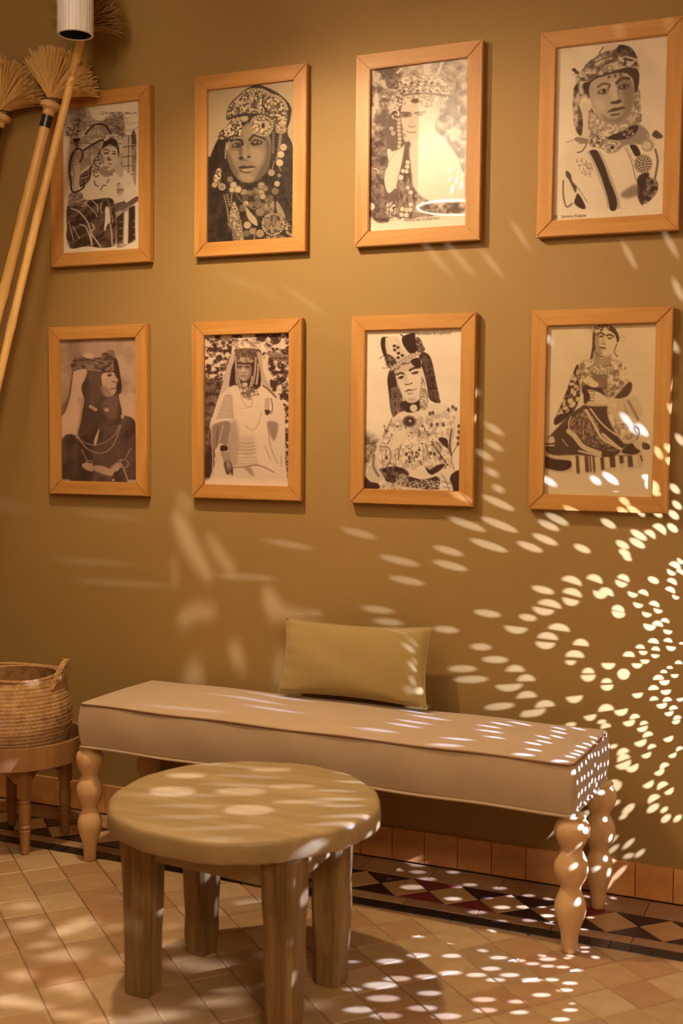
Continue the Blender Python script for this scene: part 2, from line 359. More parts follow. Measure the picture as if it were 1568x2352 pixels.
    for q in ([(500, 1150), (530, 1190), (570, 1160)], [(510, 1250), (530, 1310), (580, 1320)], [(600, 1370), (640, 1310), (690, 1320)], [(720, 1230), (690, 1270)], [(740, 1150), (770, 1160)], [(520, 1120), (560, 1130)]): p.beads(q, 13, .42, 22)
    return p.fin(SEP_D, SEP_L)

def coin_field(p, pts, n, r0, r1, seed, tones=(.5, .8), dark=.1):
    ix = np.array(pts, float); (x0, y0), (x1, y1) = ix.min(0), ix.max(0); r = np.random.RandomState(seed); k = 0
    def ins(x, y):
        c = False; m = len(pts)
        for i in range(m):
            (ax, ay), (bx, by) = pts[i], pts[(i+1) % m]
            if (ay > y) != (by > y) and x < (bx-ax)*(y-ay)/(by-ay)+ax: c = not c
        return c
    while k < n:
        x, y = r.uniform(x0, x1), r.uniform(y0, y1)
        if ins(x, y): p.coin(x, y, r.uniform(r0, r1), r.uniform(*tones), dark); k += 1

def print_coins():                    # dark-robed woman hung with coins
    p = Print([(80, 178), (1260, 32), (1235, 2192), (75, 2272)], seed=12, paper=.74)
    robe = [(60, 1180), (110, 1090), (200, 880), (300, 760), (420, 560), (900, 200), (1180, 380), (1190, 560), (1150, 760), (1240, 1080), (1245, 2250), (60, 2300)]
    p.P(robe, .08, 9); p.N(robe, .04, .2, 60, 9, .8)
    p.P([(370, 380), (560, 190), (700, 110), (800, 110), (1000, 200), (1170, 350), (1180, 450), (1130, 650), (1120, 780), (900, 700), (700, 560), (450, 560), (330, 580)], .16, 7)
    cap = [(380, 390), (600, 180), (740, 150), (940, 220), (1090, 330), (1150, 470), (1120, 660), (960, 640), (900, 520), (620, 490), (430, 520), (340, 560)]
    p.P(cap, .6, 7); p.N(cap, .25, .82, 26, 7, .9, k=5)
    for q in ([(560, 210), (520, 500)], [(470, 310), (420, 520)], [(660, 160), (640, 490)], [(820, 250), (830, 500)]): p.L(q, 16, .7)
    for x, y in ((600, 220), (750, 265), (600, 370), (720, 420), (880, 290), (990, 330), (1095, 390), (985, 475), (520, 300), (870, 430), (1080, 520), (400, 520), (620, 260)): p.E(x, y, 15, 15, .15, 6); 
    p.beads([(680, 190), (800, 170), (930, 240), (1030, 270), (1110, 350), (1150, 460)], 22, .72, 36, .3)
    p.L([(830, 240), (820, 380), (900, 500)], 18, .12)
    # braids / ear side dark
    p.P([(300, 800), (420, 640), (560, 640), (560, 800), (460, 860), (350, 850), (330, 1100), (280, 1200), (240, 1000)], .1, 8)
    # face
    face = [(350, 900), (430, 780), (540, 680), (640, 620), (700, 700), (800, 790), (900, 800), (935, 950), (905, 1180), (840, 1330), (700, 1430), (580, 1440), (470, 1380), (390, 1250), (340, 1080)]
    p.P(face, .5, 10); p.P([(560, 700), (650, 640), (700, 760), (640, 830), (600, 860), (560, 800)], .58, 24, .8)
    p.P([(660, 960), (780, 980), (820, 1080), (760, 1200), (650, 1140)], .62, 45, .8); p.P([(400, 1020), (490, 1010), (480, 1150), (400, 1140)], .58, 35, .7)
    p.P([(860, 850), (930, 950), (905, 1180), (840, 1330), (700, 1430), (790, 1250), (860, 1080)], .26, 35, .7)
    p.P([(350, 1000), (390, 1250), (470, 1380), (580, 1440), (480, 1300), (420, 1180)], .3, 25, .6)
    p.P([(500, 1330), (640, 1330), (700, 1390), (600, 1430), (510, 1400)], .6, 30, .8)
    p.P([(530, 880), (580, 880), (600, 1000), (620, 1060), (560, 1060), (545, 980)], .56, 14, .9); p.P([(500, 900), (545, 900), (540, 1060), (500, 1060)], .3, 18, .7)
    p.L([(370, 880), (440, 850), (530, 870), (545, 920)], 34, .1, 9); p.L([(640, 860), (700, 795), (790, 820), (850, 850)], 30, .14, 10)
    p.P([(400, 940), (470, 895), (530, 930), (500, 965), (430, 965)], .12, 8); p.E(455, 935, 32, 16, .62, 5); p.E(468, 935, 17, 17, .05, 4); p.E(463, 928, 5, 5, .8, 3)
    p.P([(655, 905), (720, 850), (820, 885), (780, 920), (700, 935)], .14, 8); p.E(740, 890, 46, 18, .6, 5); p.E(745, 890, 20, 19, .05, 4); p.E(740, 882, 6, 6, .8, 3)
    p.L([(400, 985), (470, 1000), (520, 985)], 10, .3, 8); p.L([(680, 945), (760, 945), (820, 905)], 8, .32, 8)
    p.E(530, 1110, 34, 26, .14, 9); p.E(630, 1090, 26, 15, .16, 8); p.E(580, 1080, 26, 24, .6, 12); p.L([(560, 1140), (600, 1135)], 10, .3, 8)
    p.P([(490, 1240), (560, 1210), (610, 1222), (670, 1212), (725, 1235), (640, 1245), (560, 1262)], .14, 6); p.P([(530, 1258), (640, 1245), (715, 1240), (640, 1290), (560, 1290)], .62, 7); p.L([(510, 1275), (580, 1303), (650, 1295)], 14, .16, 8)
    p.N([(330, 960), (360, 870), (375, 900), (350, 1000)], .5, .8, 20, 5)
    # forehead ornaments
    p.N([(230, 760), (330, 680), (420, 560), (560, 540), (620, 590), (540, 650), (540, 780), (460, 850), (360, 830), (240, 880), (220, 840)], .15, .85, 22, 8, 1, k=6)
    p.beads([(430, 590), (520, 570), (600, 560)], 30, .7, 50, .2); p.E(570, 570, 38, 38, .72, 5)
    p.E(810, 670, 150, 140, .68, 6); p.N([(670, 560), (820, 520), (950, 620), (950, 740), (830, 810), (700, 740), (650, 640)], .35, .85, 22, 8, .9, k=5); p.E(850, 660, 60, 64, .7, 6); p.E(825, 662, 22, 36, .08, 5); p.beads([(660, 640), (700, 560), (810, 530), (930, 590), (945, 690), (900, 780), (820, 800), (730, 770)], 16, .72, 34, .15)
    p.E(1060, 710, 70, 64, .66, 6); p.E(1070, 690, 20, 20, .1, 5); p.N([(985, 660), (1130, 640), (1130, 760), (1000, 760)], .3, .8, 20, 10, .5)
    # plaits and cords
    p.beads([(965, 760), (960, 900), (960, 1040)], 20, .42, 28, .08); p.L([(1060, 780), (1040, 960), (1010, 1150)], 40, .5, 8); p.L([(330, 900), (320, 1000), (315, 1110)], 20, .62)
    for x, y, r in ((1098, 958, 47), (1062, 1056, 47), (1045, 1170, 48)): p.coin(x, y, r, .8, .1); p.E(x+4, y+4, r-10, r-10, .74, 4)
    p.coin(935, 1305, 46, .6, .1); p.coin(1010, 1455, 38, .68, .1); p.coin(985, 1555, 48, .42, .1); p.coin(1040, 1340, 26, .5, .1)
    p.L([(970, 1150), (950, 1250)], 16, .5); p.L([(1040, 1220), (1060, 1280)], 12, .6)
    p.P([(200, 1290), (260, 1260), (240, 1440), (180, 1480), (150, 1400)], .5, 8); p.N([(180, 1290), (260, 1250), (240, 1450), (150, 1480)], .2, .85, 20, 8, .9, k=6)
    p.coin(170, 1475, 38, .66, .1); p.coin(270, 1500, 50, .66, .1); p.E(270, 1500, 28, 28, .5, 6)
    for x, y, r, t in ((378, 1398, 38, .5), (425, 1475, 42, .74), (405, 1540, 36, .74), (487, 1535, 44, .76), (570, 1578, 46, .58), (650, 1580, 36, .45), (728, 1550, 42, .45), (800, 1480, 44, .6), (800, 1570, 40, .62), (850, 1520, 36, .5), (580, 1650, 42, .3), (750, 1640, 44, .4), (820, 1630, 36, .66), (750, 1730, 50, .42), (830, 1770, 46, .45), (780, 1840, 54, .5), (545, 1790, 44, .4), (660, 1740, 38, .45), (590, 1725, 34, .72)):
        p.coin(x, y, r, t, .08); p.N([(x-r, y-r), (x+r, y-r), (x+r, y+r), (x-r, y+r)], t-.18, t+.1, 14, 6, .35)
    for q in ([(460, 1590), (540, 1700), (680, 1790), (720, 1800)],): p.L(q, 16, .45)
    p.N([(430, 1700), (500, 1850), (520, 2000), (560, 2230), (430, 2250), (400, 2100), (350, 2010), (370, 1880)], .4, .72, 24, 10, 1)
    p.P([(590, 1770), (660, 1850), (735, 1940), (740, 2030), (640, 1960), (600, 1870)], .68, 7)
    for q in ([(300, 1620), (340, 1800), (360, 1960)], [(340, 1610), (370, 1760)], [(400, 1600), (390, 1760)], [(380, 2000), (430, 2130), (450, 2240)]): p.beads(q, 13, .55, 20, .1)
    p.N([(860, 1640), (960, 1630), (970, 1840), (880, 1850), (850, 1880)], .3, .6, 30, 9, .9); p.P([(1000, 1690), (1060, 1760), (1120, 1900), (1080, 1930), (1010, 1850)], .55, 10)
    p.coin(610, 2018, 50, .68, .08); p.coin(600, 2130, 44, .42, .08); p.coin(680, 2100, 44, .55, .08); p.coin(780, 2130, 54, .56, .08)
    p.L([(520, 1950), (560, 2230)], 20, .5); p.L([(720, 2060), (700, 2220)], 18, .5)
    p.E(955, 2005, 140, 140, .36, 8); p.N([(820, 1900), (950, 1860), (1090, 1900), (1100, 2050), (960, 2150), (820, 2080)], .15, .6, 26, 12, .8, k=4)
    for a in range(0, 360, 14): p.E(955+142*math.cos(math.radians(a)), 2005+145*math.sin(math.radians(a)), 12, 12, .68, 4)
    p.E(1020, 2010, 38, 46, .5, 6); p.E(880, 2000, 40, 40, .45, 6)
    p.N([(1080, 1930), (1160, 1990), (1220, 2080), (1215, 2170), (1130, 2120)], .15, .75, 22, 8, .8, k=5); p.N([(860, 2170), (1100, 2160), (1100, 2230), (860, 2230)], .3, .75, 22, 8, .8)
    for q in ([(1150, 1570), (1230, 1640)], [(230, 1820), (170, 2010)], [(1120, 1600), (1220, 1760)]): p.L(q, 7, .4, 5, .6)
    for i in range(50): p.E(p.rng.uniform(90, 1230), p.rng.uniform(1100, 2200), 5, 5, .4, 4, .6)
    return p.fin((.07, .035, .035), (.96, .87, .72))

def print_veil():                     # woman in profile light before foliage, headdress of coins
    p = Print([(95, 190), (1335, 45), (1300, 2180), (70, 2262)], seed=13, paper=.9)
    bg = [(60, 150), (1400, 0), (1400, 1700), (1280, 2050), (600, 2090), (360, 2080), (330, 2120), (200, 2140), (70, 2020)]
    p.N(bg, .3, .78, 90, 10, 1, k=3.5, smooth=False); p.N([(60, 1100), (300, 1100), (320, 2120), (200, 2140), (60, 2030)], .1, .45, 60, 40, .8)
    p.N([(480, 180), (1340, 40), (1340, 700), (1100, 560), (460, 560)], .5, .85, 80, 40, .7)
    for q in ([(900, 330), (960, 200), (990, 110)], [(430, 230), (480, 190)]): p.L(q, 30, .85, 10)
    p.N([(280, 330), (420, 250), (500, 300), (440, 420), (340, 430)], .25, .5, 30, 12)
    p.P([(1050, 520), (1140, 540), (1200, 720), (1250, 800), (1100, 780)], .45, 14, .8)
    p.P([(320, 820), (460, 640), (480, 900), (520, 1100), (600, 1140), (600, 1600), (620, 2060), (400, 2060), (330, 1900), (260, 1700), (300, 1300), (290, 1050)], .3, 14)
    p.N([(450, 1500), (620, 1500), (640, 2060), (420, 2060)], .2, .55, 40, 12, .9, ay=.4)
    # white sleeve
    p.P([(300, 1220), (340, 1200), (360, 1230), (430, 1210), (500, 1170), (520, 1150), (490, 1350), (440, 1560), (410, 1680), (330, 1760), (290, 1720), (265, 1600), (280, 1480), (320, 1380)], .86, 9)
    p.L([(360, 1700), (420, 1690)], 20, .8); p.L([(300, 1400), (400, 1240)], 8, .6)
    # face and light skin to the right
    face = [(470, 760), (500, 650), (640, 590), (820, 640), (900, 760), (900, 950), (840, 1150), (720, 1260), (600, 1120), (520, 990)]
    p.P(face, .8, 10); p.P([(600, 1140), (900, 1000), (1120, 1200), (1250, 1500), (1250, 1850), (840, 1860), (640, 1700), (610, 1500)], .86, 22)
    p.P([(470, 730), (600, 740), (600, 790), (480, 800)], .45, 12); p.L([(480, 740), (590, 742)], 18, .3, 7); p.E(540, 770, 36, 14, .25, 6); p.L([(650, 745), (780, 730)], 22, .45, 8); p.E(720, 765, 40, 12, .4, 8)
    p.L([(570, 905), (600, 925), (650, 915)], 12, .45, 6); p.L([(545, 975), (600, 992), (660, 985)], 12, .4, 6); p.P([(600, 780), (640, 900), (570, 900)], .72, 20, .6)
    # headdress
    hd = [(440, 600), (430, 400), (480, 300), (700, 270), (1000, 290), (1060, 400), (1080, 560), (900, 600), (700, 580), (560, 640), (470, 680)]
    p.P(hd, .8, 9); p.N(hd, .55, .92, 22, 8, .9, k=4); p.N([(440, 600), (400, 430), (470, 330), (520, 480), (500, 640)], .2, .8, 22, 9, .8, k=5)
    for y, x0, x1 in ((375, 530, 1000), (460, 520, 1080), (345, 620, 900)):
        for x in range(x0, x1, 82): p.E(x, y+(x % 3)*6, 17, 12, .3, 6)
    p.L([(500, 415), (760, 400), (1040, 412)], 9, .42); p.L([(500, 520), (700, 495), (900, 505), (1080, 530)], 26, .35, 8, .8)
    p.E(655, 590, 50, 30, .3, 9); p.E(565, 590, 32, 32, .85, 6); p.N([(700, 540), (860, 520), (880, 640), (760, 680)], .45, .9, 20, 8, .8)
    p.N([(400, 560), (500, 600), (470, 720), (430, 840), (360, 800), (360, 700)], .15, .85, 22, 8, .9, k=6)
    p.beads([(450, 830), (450, 960), (460, 1080), (450, 1190)], 26, .7, 44, .25)
    p.beads([(355, 940), (380, 1010)], 30, .66, 60, .2)
    for x, y, r in ((560, 1370, 28), (555, 1425, 28), (500, 1480, 26), (545, 1485, 26), (472, 1562, 34), (560, 1690, 24), (597, 1752, 28), (598, 1905, 30), (492, 1965, 30), (550, 1975, 30), (590, 1970, 30), (480, 2035, 28), (540, 2040, 30), (100, 1930, 44), (400, 2100, 36), (500, 2110, 36)): p.coin(x, y, r, .84, .3)
    p.N([(290, 1900), (350, 1860), (410, 1930), (400, 2030), (330, 2060), (280, 1980)], .2, .8, 18, 8, 1, k=6)
    p.L([(130, 1450), (170, 1460), (200, 1500)], 14, .8); p.P([(640, 2000), (800, 2040), (640, 2070)], .5, 14); p.L([(710, 2110), (750, 2090)], 12, .4)
    p.P([(60, 2060), (200, 2150), (400, 2110), (700, 2080), (1320, 2030), (1320, 2300), (40, 2300)], .9, 14)
    return p.fin((.17, .08, .08), (.99, .95, .88))

def print_scarf():                    # young woman in a headscarf, striped cloak
    p = Print([(110, 235), (1422, 65), (1385, 2195), (80, 2290)], seed=14, paper=.9)
    p.P([(980, 250), (1400, 600), (1400, 1500), (1100, 1300)], .8, 120, .5)
    # hanging scarf left
    p.N([(330, 680), (440, 620), (480, 760), (420, 820), (380, 900), (430, 1100), (480, 1260), (380, 1260), (320, 1100), (310, 860)], .15, .75, 50, 10, 1, ay=.5)
    p.P([(420, 880), (520, 900), (500, 1060), (520, 1200), (500, 1290), (420, 1280), (430, 1100)], .82, 9); p.L([(390, 900), (400, 820), (450, 800), (500, 830)], 24, .75, 5); p.N([(370, 920), (420, 1020), (420, 1230), (380, 1240)], .08, .4, 40, 8, .9); p.N([(500, 960), (540, 1020), (520, 1190), (490, 1170)], .3, .7, 20, 8, .9)
    p.N([(1040, 1000), (1110, 1000), (1110, 1100), (1060, 1090)], .3, .7, 24, 8, .9); p.N([(1020, 700), (1090, 720), (1100, 850), (1100, 980), (1040, 940)], .35, .7, 26, 9, .9)
    # neck and shoulders
    p.P([(560, 1000), (1000, 980), (1090, 1150), (1200, 1220), (1150, 1400), (560, 1400), (520, 1200)], .5, 10); p.P([(980, 1150), (1080, 1120), (1180, 1200), (1180, 1330), (900, 1360)], .52, 20)
    # cloak
    p.P([(330, 1310), (480, 1350), (600, 1420), (780, 1480), (920, 1380), (1100, 1360), (1300, 1420), (1310, 1700), (1250, 1950), (1130, 2080), (840, 2140), (450, 2130), (250, 2080), (210, 1800), (240, 1600), (220, 1350)], .88, 16)
    p.L([(230, 1350), (330, 1310)], 10, .4, 7, .7); p.L([(205, 1800), (205, 1950), (230, 2080), (260, 2110), (310, 2070)], 16, .3, 7)
    p.P([(510, 1450), (600, 1440), (680, 1600), (750, 1800), (830, 2000), (830, 2130), (760, 2140), (720, 1980), (650, 1750), (560, 1550)], .13, 7)
    for o, w in ((-48, 7), (-70, 6), (52, 10), (75, 7)): p.L([(555+o, 1450), (630+o, 1600), (700+o, 1780), (780+o, 2000), (800+o, 2120)], w, .38)
    p.P([(980, 1370), (1060, 1375), (1110, 1480), (1050, 1500), (1010, 1440)], .13, 6); p.P([(1080, 1750), (1200, 1690), (1220, 1760), (1300, 1790), (1310, 1900), (1240, 2000), (1130, 2070), (1080, 1960)], .14, 12); p.N([(1180, 1760), (1310, 1800), (1290, 1950), (1150, 2060)], .1, .6, 40, 10, .8)
    p.L([(925, 1400), (1000, 1560), (1050, 1750), (1080, 1830), (1070, 1950), (1140, 2090)], 9, .35); p.L([(950, 1390), (1025, 1560)], 6, .4); p.L([(1280, 1420), (1310, 1560), (1280, 1760)], 24, .35, 9)
    p.P([(880, 1960), (960, 1880), (1060, 1840), (1080, 1950), (960, 2000)], .45, 30, .9)
    p.P([(240, 1680), (290, 1720), (310, 1800), (360, 1870), (350, 1940), (310, 1870), (270, 1790), (235, 1740)], .28, 7); p.P([(350, 2000), (380, 1950), (440, 2040), (470, 2120), (420, 2130), (340, 2070)], .13, 8); p.L([(360, 1860), (430, 1960), (490, 2050)], 8, .4)
    p.N([(360, 1530), (540, 1600), (520, 1760), (400, 1680)], .5, .98, 16, 14, .7, k=6)
    # choker cloth and necklace
    p.N([(530, 1000), (640, 1080), (780, 1120), (930, 1060), (1040, 950), (1050, 1060), (980, 1160), (860, 1230), (700, 1270), (580, 1240), (510, 1150)], .55, .85, 30, 9, 1, k=3)
    p.P([(740, 1270), (900, 1200), (1000, 1140), (1080, 1150), (1040, 1240), (960, 1290), (860, 1310), (740, 1310)], .12, 8); coin_field(p, [(900, 1200), (1060, 1150), (1040, 1250), (900, 1330)], 16, 8, 14, 3, (.5, .8))
    p.N([(500, 1290), (620, 1260), (700, 1300), (620, 1400), (520, 1390)], .3, .85, 22, 8, 1, k=5); p.P([(640, 1350), (720, 1310), (840, 1320), (900, 1370), (860, 1440), (760, 1480), (670, 1430)], .72, 6); p.N([(650, 1330), (860, 1330), (890, 1390), (760, 1470), (660, 1420)], .35, .85, 18, 8, .7, k=5); p.E(778, 1400, 20, 20, .1, 5)
    p.P([(330, 1310), (370, 1280), (500, 1310), (480, 1350), (400, 1360)], .5, 7); p.L([(480, 1350), (430, 1440), (370, 1465)], 14, .3)
    # shoulder brooch
    p.P([(1240, 1250), (1280, 1190), (1330, 1220), (1370, 1270), (1300, 1290)], .25, 6); p.L([(1180, 1240), (1210, 1290), (1330, 1300), (1370, 1270)], 12, .75); p.E(1190, 1370, 74, 74, .6, 6); p.E(1180, 1375, 48, 48, .78, 8); p.E(1140, 1590, 105, 110, .5, 6); p.E(1140, 1590, 88, 92, .72, 5)
    for r, n in ((75, 14), (48, 9), (20, 4)):
        for i in range(n): a = 6.283*i/n; p.E(1140+r*math.cos(a), 1590+r*math.sin(a), 10, 10, .12, 4)
    # hair, face
    p.P([(480, 800), (440, 640), (560, 540), (760, 500), (1000, 440), (1080, 520), (1070, 700), (1030, 740), (980, 560), (700, 560), (520, 640), (510, 800)], .16, 8)
    face = [(500, 700), (560, 610), (700, 550), (860, 520), (960, 540), (1010, 660), (1030, 780), (1010, 930), (950, 1050), (820, 1120), (700, 1110), (600, 1030), (540, 930), (505, 820)]
    p.P(face, .68, 9); p.P([(860, 560), (1000, 620), (1030, 780), (1010, 930), (950, 1050), (820, 1110), (900, 950), (880, 780)], .42, 40, .8)
    p.P([(560, 860), (650, 840), (680, 930), (620, 960)], .78, 45, .7); p.P([(740, 640), (800, 640), (820, 780), (840, 830), (780, 840), (760, 760)], .76, 16, .8); p.P([(820, 640), (850, 640), (860, 800), (840, 800)], .36, 14, .6)
    p.P([(640, 1010), (760, 1060), (900, 1040), (820, 1120), (700, 1100)], .42, 25, .7)
    p.L([(600, 690), (660, 650), (735, 660), (725, 700)], 22, .25, 8); p.L([(820, 640), (880, 585), (960, 585)], 34, .2, 12)
    p.P([(590, 760), (660, 710), (725, 730), (690, 775), (640, 775)], .35, 9); p.E(665, 735, 50, 18, .68, 5); p.E(672, 736, 22, 20, .1, 4); p.L([(600, 745), (660, 712), (722, 725)], 8, .15)
    p.P([(840, 690), (900, 650), (970, 670), (930, 710), (870, 715)], .22, 10); p.E(905, 683, 40, 17, .55, 5); p.E(910, 680, 20, 19, .08, 4); p.L([(850, 680), (905, 655), (960, 665)], 8, .12)
    p.P([(750, 870), (800, 845), (860, 830), (880, 860), (830, 885), (760, 885)], .2, 9); p.E(800, 835, 26, 18, .72, 10); p.P([(710, 985), (780, 935), (830, 930), (890, 915), (925, 935), (840, 965), (740, 990)], .22, 6); p.P([(720, 990), (830, 968), (900, 945), (880, 985), (800, 1000)], .62, 6); p.L([(760, 1020), (850, 1005)], 22, .22, 9)
    # earrings / curls
    p.coin(1050, 970, 26, .75, .3); p.L([(1030, 860), (1040, 930)], 16, .3); p.P([(525, 930), (560, 1000), (530, 980)], .15, 6)
    # headscarf
    sc = [(400, 500), (480, 400), (620, 300), (720, 250), (840, 200), (960, 210), (1040, 310), (1080, 440), (1060, 470), (900, 440), (760, 500), (600, 540), (500, 620), (420, 640), (350, 650), (350, 560)]
    p.P(sc, .6, 9); p.N(sc, .25, .85, 60, 9, .8, rot=-25, ay=1.8)
    p.N([(780, 250), (850, 190), (980, 220), (1050, 320), (1040, 350), (900, 310), (760, 330)], .08, .35, 50, 9, 1); p.P([(640, 240), (720, 180), (830, 190), (800, 240), (720, 260)], .82, 12); p.L([(610, 290), (660, 220)], 14, .3)
    for q in ([(480, 470), (600, 380), (740, 330), (900, 350), (1060, 400)], [(560, 470), (640, 450), (700, 400), (860, 370)], [(420, 500), (500, 400), (600, 330)]): p.L(q, 12, .25, 6)
    p.L([(520, 620), (640, 540), (780, 500), (900, 470)], 18, .25, 6); p.N([(840, 330), (1060, 380), (1060, 420), (900, 440)], .1, .8, 40, 8, .9, k=5)
    coin_field(p, [(440, 560), (560, 480), (760, 440), (780, 480), (560, 560), (460, 640)], 12, 16, 26, 5, (.65, .8), .3)
    for x, y in ((730, 570), (800, 555), (865, 540)): p.coin(x, y, 17, .3, .5)
    for x, y, t in ((320, 490, .15), (350, 520, .2), (315, 550, .8), (360, 600, .75), (400, 560, .8), (410, 640, .8), (440, 560, .7)): p.E(x, y, 26, 20, t, 6)
    return p.fin(SEP_D, (.98, .93, .84))

def print_profile():                  # woman with a raised arm, looking to the side
    p = Print([(120, 100), (1250, 85), (1218, 2268), (97, 2228)], seed=15, paper=.72)
    p.N([(60, 60), (1300, 60), (1300, 1500), (60, 1500)], .6, .78, 260, 20, .9); p.P([(240, 100), (440, 100), (420, 360), (250, 420), (240, 800)], .55, 26, .7); p.P([(440, 100), (900, 100), (900, 300), (460, 340)], .76, 30, .6)
    p.P([(960, 930), (1080, 1000), (1230, 1230), (1230, 1330), (1180, 1320), (1050, 1270), (980, 1200)], .8, 16)
    p.P([(100, 1300), (180, 1150), (230, 1020), (250, 940), (110, 1100)], .4, 22, .8); p.L([(290, 600), (250, 860), (200, 1060), (120, 1260)], 26, .36, 12)
    # long hair and veil
    p.P([(480, 400), (700, 380), (930, 400), (960, 520), (1000, 760), (1000, 900), (960, 960), (1000, 1180), (980, 1380), (700, 1500), (340, 1500), (430, 1100), (410, 840), (500, 560)], .2, 12)
    p.P([(500, 560), (690, 600), (720, 900), (620, 1100), (540, 1080), (540, 800)], .34, 40, .9)
    # dress
    dr = [(90, 1590), (170, 1530), (250, 1515), (330, 1550), (420, 1480), (560, 1420), (700, 1420), (960, 1380), (1010, 1280), (1060, 1260), (1180, 1330), (1210, 1550), (1230, 2260), (90, 2240)]
    p.P(dr, .22, 10); p.N(dr, .15, .32, 130, 12, .8, rot=30, ay=.4)
    p.P([(700, 1500), (860, 1350), (820, 1250), (640, 1450)], .3, 25, .7); p.P([(360, 1600), (520, 1600), (560, 2200), (380, 2200)], .12, 30, .8)
    # arm
    p.P([(310, 580), (400, 545), (500, 565), (480, 680), (410, 820), (450, 1000), (420, 1180), (390, 1350), (330, 1530), (250, 1520), (170, 1530), (100, 1580), (100, 1300), (190, 1150), (250, 950), (280, 750)], .84, 10)
    p.P([(350, 1000), (440, 970), (430, 1080), (380, 1100)], .68, 25, .7); p.P([(430, 1000), (420, 1180), (390, 1350), (330, 1530), (370, 1300), (400, 1100)], .6, 14, .7)
    p.P([(580, 640), (960, 900), (700, 1450)], .25, 30, .3)
    # face
    p.P([(715, 640), (800, 600), (890, 600), (920, 660), (960, 720), (935, 770), (930, 830), (920, 900), (860, 960), (780, 960), (730, 840)], .76, 9)
    p.P([(720, 800), (800, 830), (850, 940), (780, 970), (740, 960), (700, 860)], .55, 26, .8); p.P([(720, 650), (760, 620), (820, 620), (820, 660), (740, 720)], .85, 18, .7)
    p.L([(790, 600), (880, 590)], 20, .18, 7); p.P([(795, 640), (850, 625), (865, 650), (820, 665)], .2, 8); p.L([(870, 740), (920, 750), (940, 760)], 16, .35, 8); p.L([(850, 850), (920, 842)], 16, .3, 7); p.P([(940, 780), (1000, 780), (1000, 860), (940, 880)], .1, 8)
    p.P([(700, 1080), (860, 960), (950, 980), (940, 1250), (860, 1320), (760, 1250)], .42, 30, .8)
    # head wrap
    p.N([(270, 450), (350, 370), (450, 345), (560, 380), (720, 400), (720, 330), (800, 290), (880, 270), (930, 380), (960, 460), (920, 560), (820, 590), (700, 590), (500, 540), (380, 550), (290, 570)], .2, .5, 60, 10, 1, rot=10, ay=2)
    p.P([(440, 340), (540, 305), (610, 350), (600, 390), (500, 380)], .84, 9); p.P([(480, 470), (590, 480), (620, 560), (520, 560)], .6, 18, .8)
    for q in ([(590, 440), (720, 490), (760, 490)], [(780, 560), (860, 510), (920, 430)], [(500, 550), (700, 580)], [(750, 440), (830, 440)], [(860, 590), (950, 520)]): p.L(q, 12, .66, 5)
    p.P([(900, 420), (960, 470), (1000, 760), (960, 720), (910, 600)], .13, 9)
    # jewellery
    p.L([(560, 1090), (660, 1110), (820, 1100)], 8, .15); p.beads([(545, 1110), (620, 1160), (650, 1170)], 26, .74, 40, .3); p.E(780, 1165, 32, 28, .74, 6); p.E(1010, 1270, 26, 34, .72, 6); p.beads([(330, 1550), (360, 1590)], 22, .68, 30, .3)
    for q, w in (([(360, 1590), (480, 1665), (620, 1690), (780, 1630), (900, 1530), (960, 1400)], 11), ([(370, 1610), (480, 1740), (600, 1800), (720, 1810), (840, 1730), (930, 1560), (980, 1400)], 15)): p.L(q, w, .66, 4)
    p.P([(665, 1440), (650, 1560), (610, 1700), (590, 1680), (585, 1620)], .78, 6)
    p.P([(400, 1980), (480, 1950), (560, 1990), (560, 2080), (480, 2070), (420, 2030)], .72, 10); p.P([(580, 2000), (720, 2010), (820, 2050), (900, 1980), (960, 1960), (1000, 2010), (880, 2100), (830, 2160), (680, 2120), (590, 2080)], .72, 12); p.P([(580, 2070), (700, 2130), (830, 2170), (800, 2200), (600, 2120)], .35, 16, .8)
    for q, w in (([(400, 1760), (480, 1930)], 12), ([(1130, 1750), (1040, 1900)], 12), ([(820, 2040), (960, 1920), (990, 1910)], 14), ([(1010, 2040), (1080, 2250)], 18)): p.L(q, w, .66)
    for x, y, r in ((505, 1975, 52), (1025, 1975, 60)):
        p.L([(x+r*math.cos(a), y+r*math.sin(a)) for a in np.linspace(0 if r > 55 else 3.14, 6.28, 12)], 13, .68, 4)
    p.E(915, 2065, 22, 20, .78, 5); p.E(860, 2220, 22, 20, .7, 6); p.P([(1100, 2220), (1220, 2230), (1220, 2270), (1060, 2270)], .75, 9); p.P([(100, 2200), (210, 2200), (215, 2240), (100, 2240)], .6, 9)
    p.L([(1100, 1650), (1010, 2000), (920, 1950)], 4, .3, 20, .4); p.L([(960, 1760), (930, 1850)], 22, .4, 22, .6); p.L([(760, 1690), (820, 1650)], 30, .36, 25, .6)
    return p.fin((.15, .09, .09), (.94, .80, .70))

